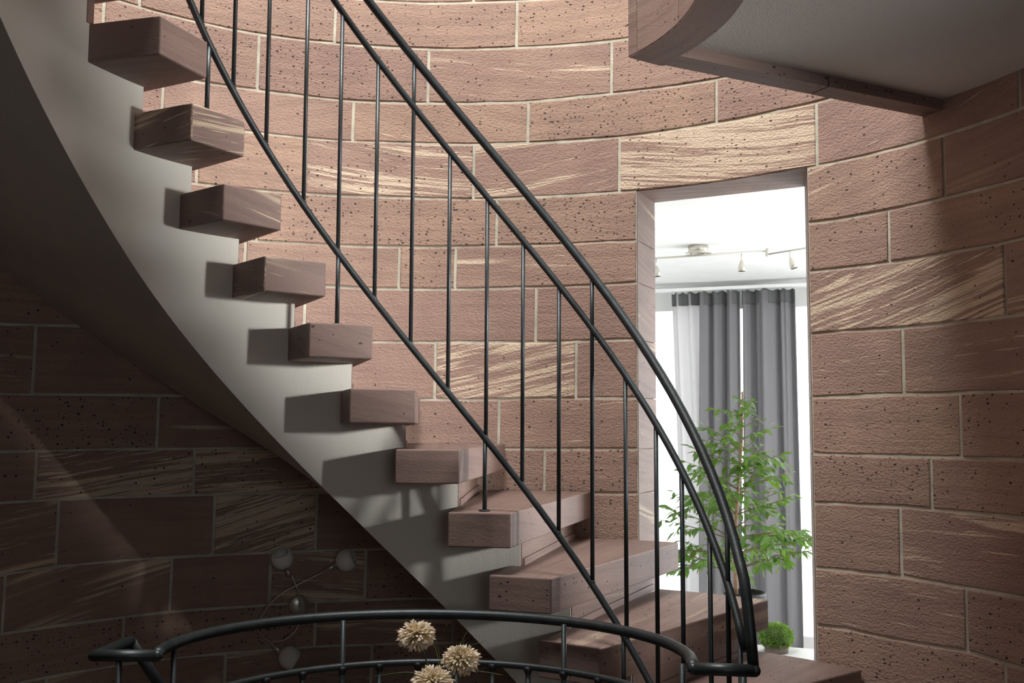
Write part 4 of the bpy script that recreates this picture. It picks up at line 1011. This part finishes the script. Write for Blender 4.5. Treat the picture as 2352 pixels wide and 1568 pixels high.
def lp(x, y, off):      # centimetre layout measured about the plate
    k = 1-off/4.2
    return onw((x-685)*S*k*1.03, (1388-y)*S*k, off)
arm1 = [(663, 1311, .05), (668, 1325, .055), (677, 1345, .06), (683, 1370, .06), (687, 1395, .055), (685, 1420, .05), (676, 1441, .05), (660, 1456, .052), (640, 1463, .055), (622, 1461, .055)]
arm2 = [(741, 1303, .075), (705, 1320, .078), (668, 1337, .08), (640, 1352, .08), (615, 1374, .078), (599, 1398, .075), (591, 1420, .07), (594, 1440, .062), (606, 1452, .056), (620, 1464, .052), (630, 1476, .052)]
def smooth(pts, n=5):
    P = [Vector(p) for p in pts]; out = []
    for i in range(len(P)-1):
        p0 = P[max(i-1, 0)]; p1 = P[i]; p2 = P[i+1]; p3 = P[min(i+2, len(P)-1)]
        for s_ in range(n):
            u = s_/n
            out.append(.5*((2*p1)+(p2-p0)*u+(2*p0-5*p1+4*p2-p3)*u*u+(3*p1-p0-3*p2+p3)*u**3))
    out.append(P[-1]); return out
W(tube('curved_arm', smooth([lp(*a) for a in arm1]), .0028, M_NICKEL, seg=8))
W(tube('curved_arm', smooth([lp(*a) for a in arm2]), .0028, M_NICKEL, seg=8))
W(tube('arm_stub', [onw(0, 0, .015), lp(686, 1388, .06)], .005, M_NICKEL, seg=8))
for (x0, y0, x1, y1, gx, gy, off, odir) in ((661, 1316, 652, 1299, 642, 1273, .05, (-.30, .80, .42)), (741, 1303, 764, 1291, 786, 1281, .075, (1, .25, .25)), (628, 1475, 647, 1491, 664, 1502, .052, (.55, -.75, .05))):
    a_, b_ = lp(x0, y0, off), lp(x1, y1, off)
    sk = W(tube('socket', [tuple(a_), tuple(b_)], .0088, M_NICKEL, seg=14))
    g = lp(gx, gy, off+.006); R_ = .0425
    ax = (uw*odir[0] + Vector((0, 0, odir[1])) + nw*odir[2]).normalized()
    if odir[2] < .5: ax = ((g-b_).normalized()*.9 + nw*odir[2]).normalized()
    prof = [(R_*math.sin(t_), -R_*math.cos(t_)) for t_ in [PI*.02+PI*.735*i/16 for i in range(17)]]
    prof += [(p[0]*.95, p[1]*.95-.0005) for p in prof[::-1]]
    gl = lathe('glass_globe', prof, g, ax, M_FROST, seg=32); W(gl)

# ---------------------------------------------------------------- console table, vase, flowers, grass, ball
con = empty('console_table', (-.33, 1.95, 0), label='dark wooden console table on the landing carrying the flowers', cat='table')
o = bm_obj('table_top', box_bm((-.70, 1.83, .84), (.08, 2.19, .865)), M_DARKWOOD); adopt(o, con)
for x, y in ((-.67, 1.86), (.05, 1.86), (-.67, 2.16), (.05, 2.16)):
    o = bm_obj('leg', box_bm((x-.018, y-.018, 0), (x+.018, y+.018, .84)), M_DARKWOOD); adopt(o, con)
VS = Vector((-.135, 2.08, .865))
vs = lathe('flower_vase', [(0, 0), (.030, 0), (.038, .03), (.034, .065), (.022, .085), (.024, .095), (.021, .095), (.019, .085), (.030, .06), (.032, .03), (0, .008)], (0, 0, 0), (0, 0, 1), M_WHITE, seg=28)
vs.location = VS; tag(vs, 'small white vase holding the three cream pompom flowers', 'vase')
def flower(pos, seed, face, label, R_=.043):
    r = random.Random(seed); pos = Vector(pos)
    root = empty('pompom_flower', tuple(VS+Vector((0, 0, .03))), label=label, cat='flower', group='cream pompom flowers in the vase')
    V, F, U = [], [], []
    fx = Vector(face).normalized()
    for i in range(300):
        cz = r.uniform(-.62, 1); th_ = r.uniform(0, 6.283); sr = math.sqrt(1-cz*cz)
        q_ = Vector((0, 0, 1)).rotation_difference(fx)
        d = q_ @ Vector((sr*math.cos(th_), sr*math.sin(th_), cz))
        ln = R_*r.uniform(.80, 1.04)*(1.0 if cz < .3 else 1-.30*(cz-.3)) * (1-.18*abs(d.z)*(d.z > 0))
        s0 = pos + d*R_*.10; sd = d.cross(Vector((r.uniform(-1, 1), r.uniform(-1, 1), r.uniform(-1, 1)))).normalized(); s2 = d.cross(sd)
        b0 = len(V); wd = .0023
        tipd = (d + Vector((0, 0, -.15)) + Vector((r.uniform(-1, 1), r.uniform(-1, 1), r.uniform(-1, 1)))*.18).normalized()
        mid = s0 + d*ln*.62; m2 = mid + tipd*ln*.2; tip = mid + tipd*ln*.34
        for (c_, w_, uvv) in ((s0, .0006, 0), (mid, wd*.5, .6), (m2, wd*1.15, .95)):
            for ang_ in range(3):
                an = ang_*2.094; V.append(tuple(c_ + (sd*math.cos(an)+s2*math.sin(an))*w_)); U.append((0, uvv))
        V.append(tuple(tip)); U.append((0, 1.0))
        for a_ in (0, 3):
            for k_ in range(3): F.append((b0+a_+k_, b0+a_+(k_+1) % 3, b0+a_+3+(k_+1) % 3, b0+a_+3+k_))
        for k_ in range(3): F.append((b0+6+k_, b0+6+(k_+1) % 3, b0+9))
    V = [(x_, y_, pos.z+(z_-pos.z)*.82) for x_, y_, z_ in V]
    o = mesh_obj('petals', V, F, M_PETAL, None, U); adopt(o, root); o['kind'] = 'stuff'
    m0 = VS+Vector((0, 0, .02)); m1 = VS + Vector(((pos.x-VS.x)*.25, (pos.y-VS.y)*.3, .10))
    st = smooth([tuple(m0), tuple(m1), tuple(m1.lerp(pos, .6)+Vector((0, 0, .004))), tuple(pos)], 4)
    o = tube('stem', st, .0017, M_STEM, seg=6); adopt(o, root)
flower((-.1985, 2.15, 1.072), 1, (.0, -.75, .62), 'cream pompom flower highest and furthest left of the three')
flower((-.1005, 2.10, 1.034), 2, (.15, -.75, .62), 'cream pompom flower to the right below the curved rail', .042)
flower((-.155, 2.04, 1.004), 3, (-.05, -.65, .75), 'cream pompom flower lowest, cut by the bottom of the picture', .044)
gr = empty('ornamental_grass', tuple(VS+Vector((0, 0, .03))), label='loose thin green grass blades rising among the pompom flowers', cat='grass')
blades = [(-160, 40, 0), (-40, 150, .02), (-20, 130, 0), (5, 155, .0), (18, 70, 0), (45, 120, 0), (58, 150, .01), (92, 118, 0), (-120, -5, 0), (130, 45, 0), (-60, 30, .01), (30, 100, -.01)]
for i, (dx, dy, yy) in enumerate(blades):
    top_ = Vector((-.135+dx*2.1/2297, 2.08+yy, .965+dy*2.1/2297))
    b0 = VS+Vector((0, 0, .05)); b1 = VS+Vector((dx*.00008, 0, .10))
    mid = b1.lerp(top_, .55)+Vector((-dx*.00018, 0, .012 if abs(dx) > 90 else 0))
    if abs(dx) > 90: mid.z += .012
    pts = smooth([tuple(b0), tuple(b1), tuple(mid), tuple(top_)], 5); n_ = len(pts)
    o = tube('grass_blade', pts, [.0009*(1-.85*j/n_)+.0002 for j in range(n_)], M_GRASS, seg=5); adopt(o, gr)
bl = bmesh.new(); bmesh.ops.create_uvsphere(bl, u_segments=36, v_segments=20, radius=.0705)
b_o = bm_obj('toy_ball', bl, M_VINYL, smooth=True); b_o.location = (-.604, 1.985, .9355)
tag(b_o, 'blue and white round ball peeking over the bottom edge at left', 'ball')
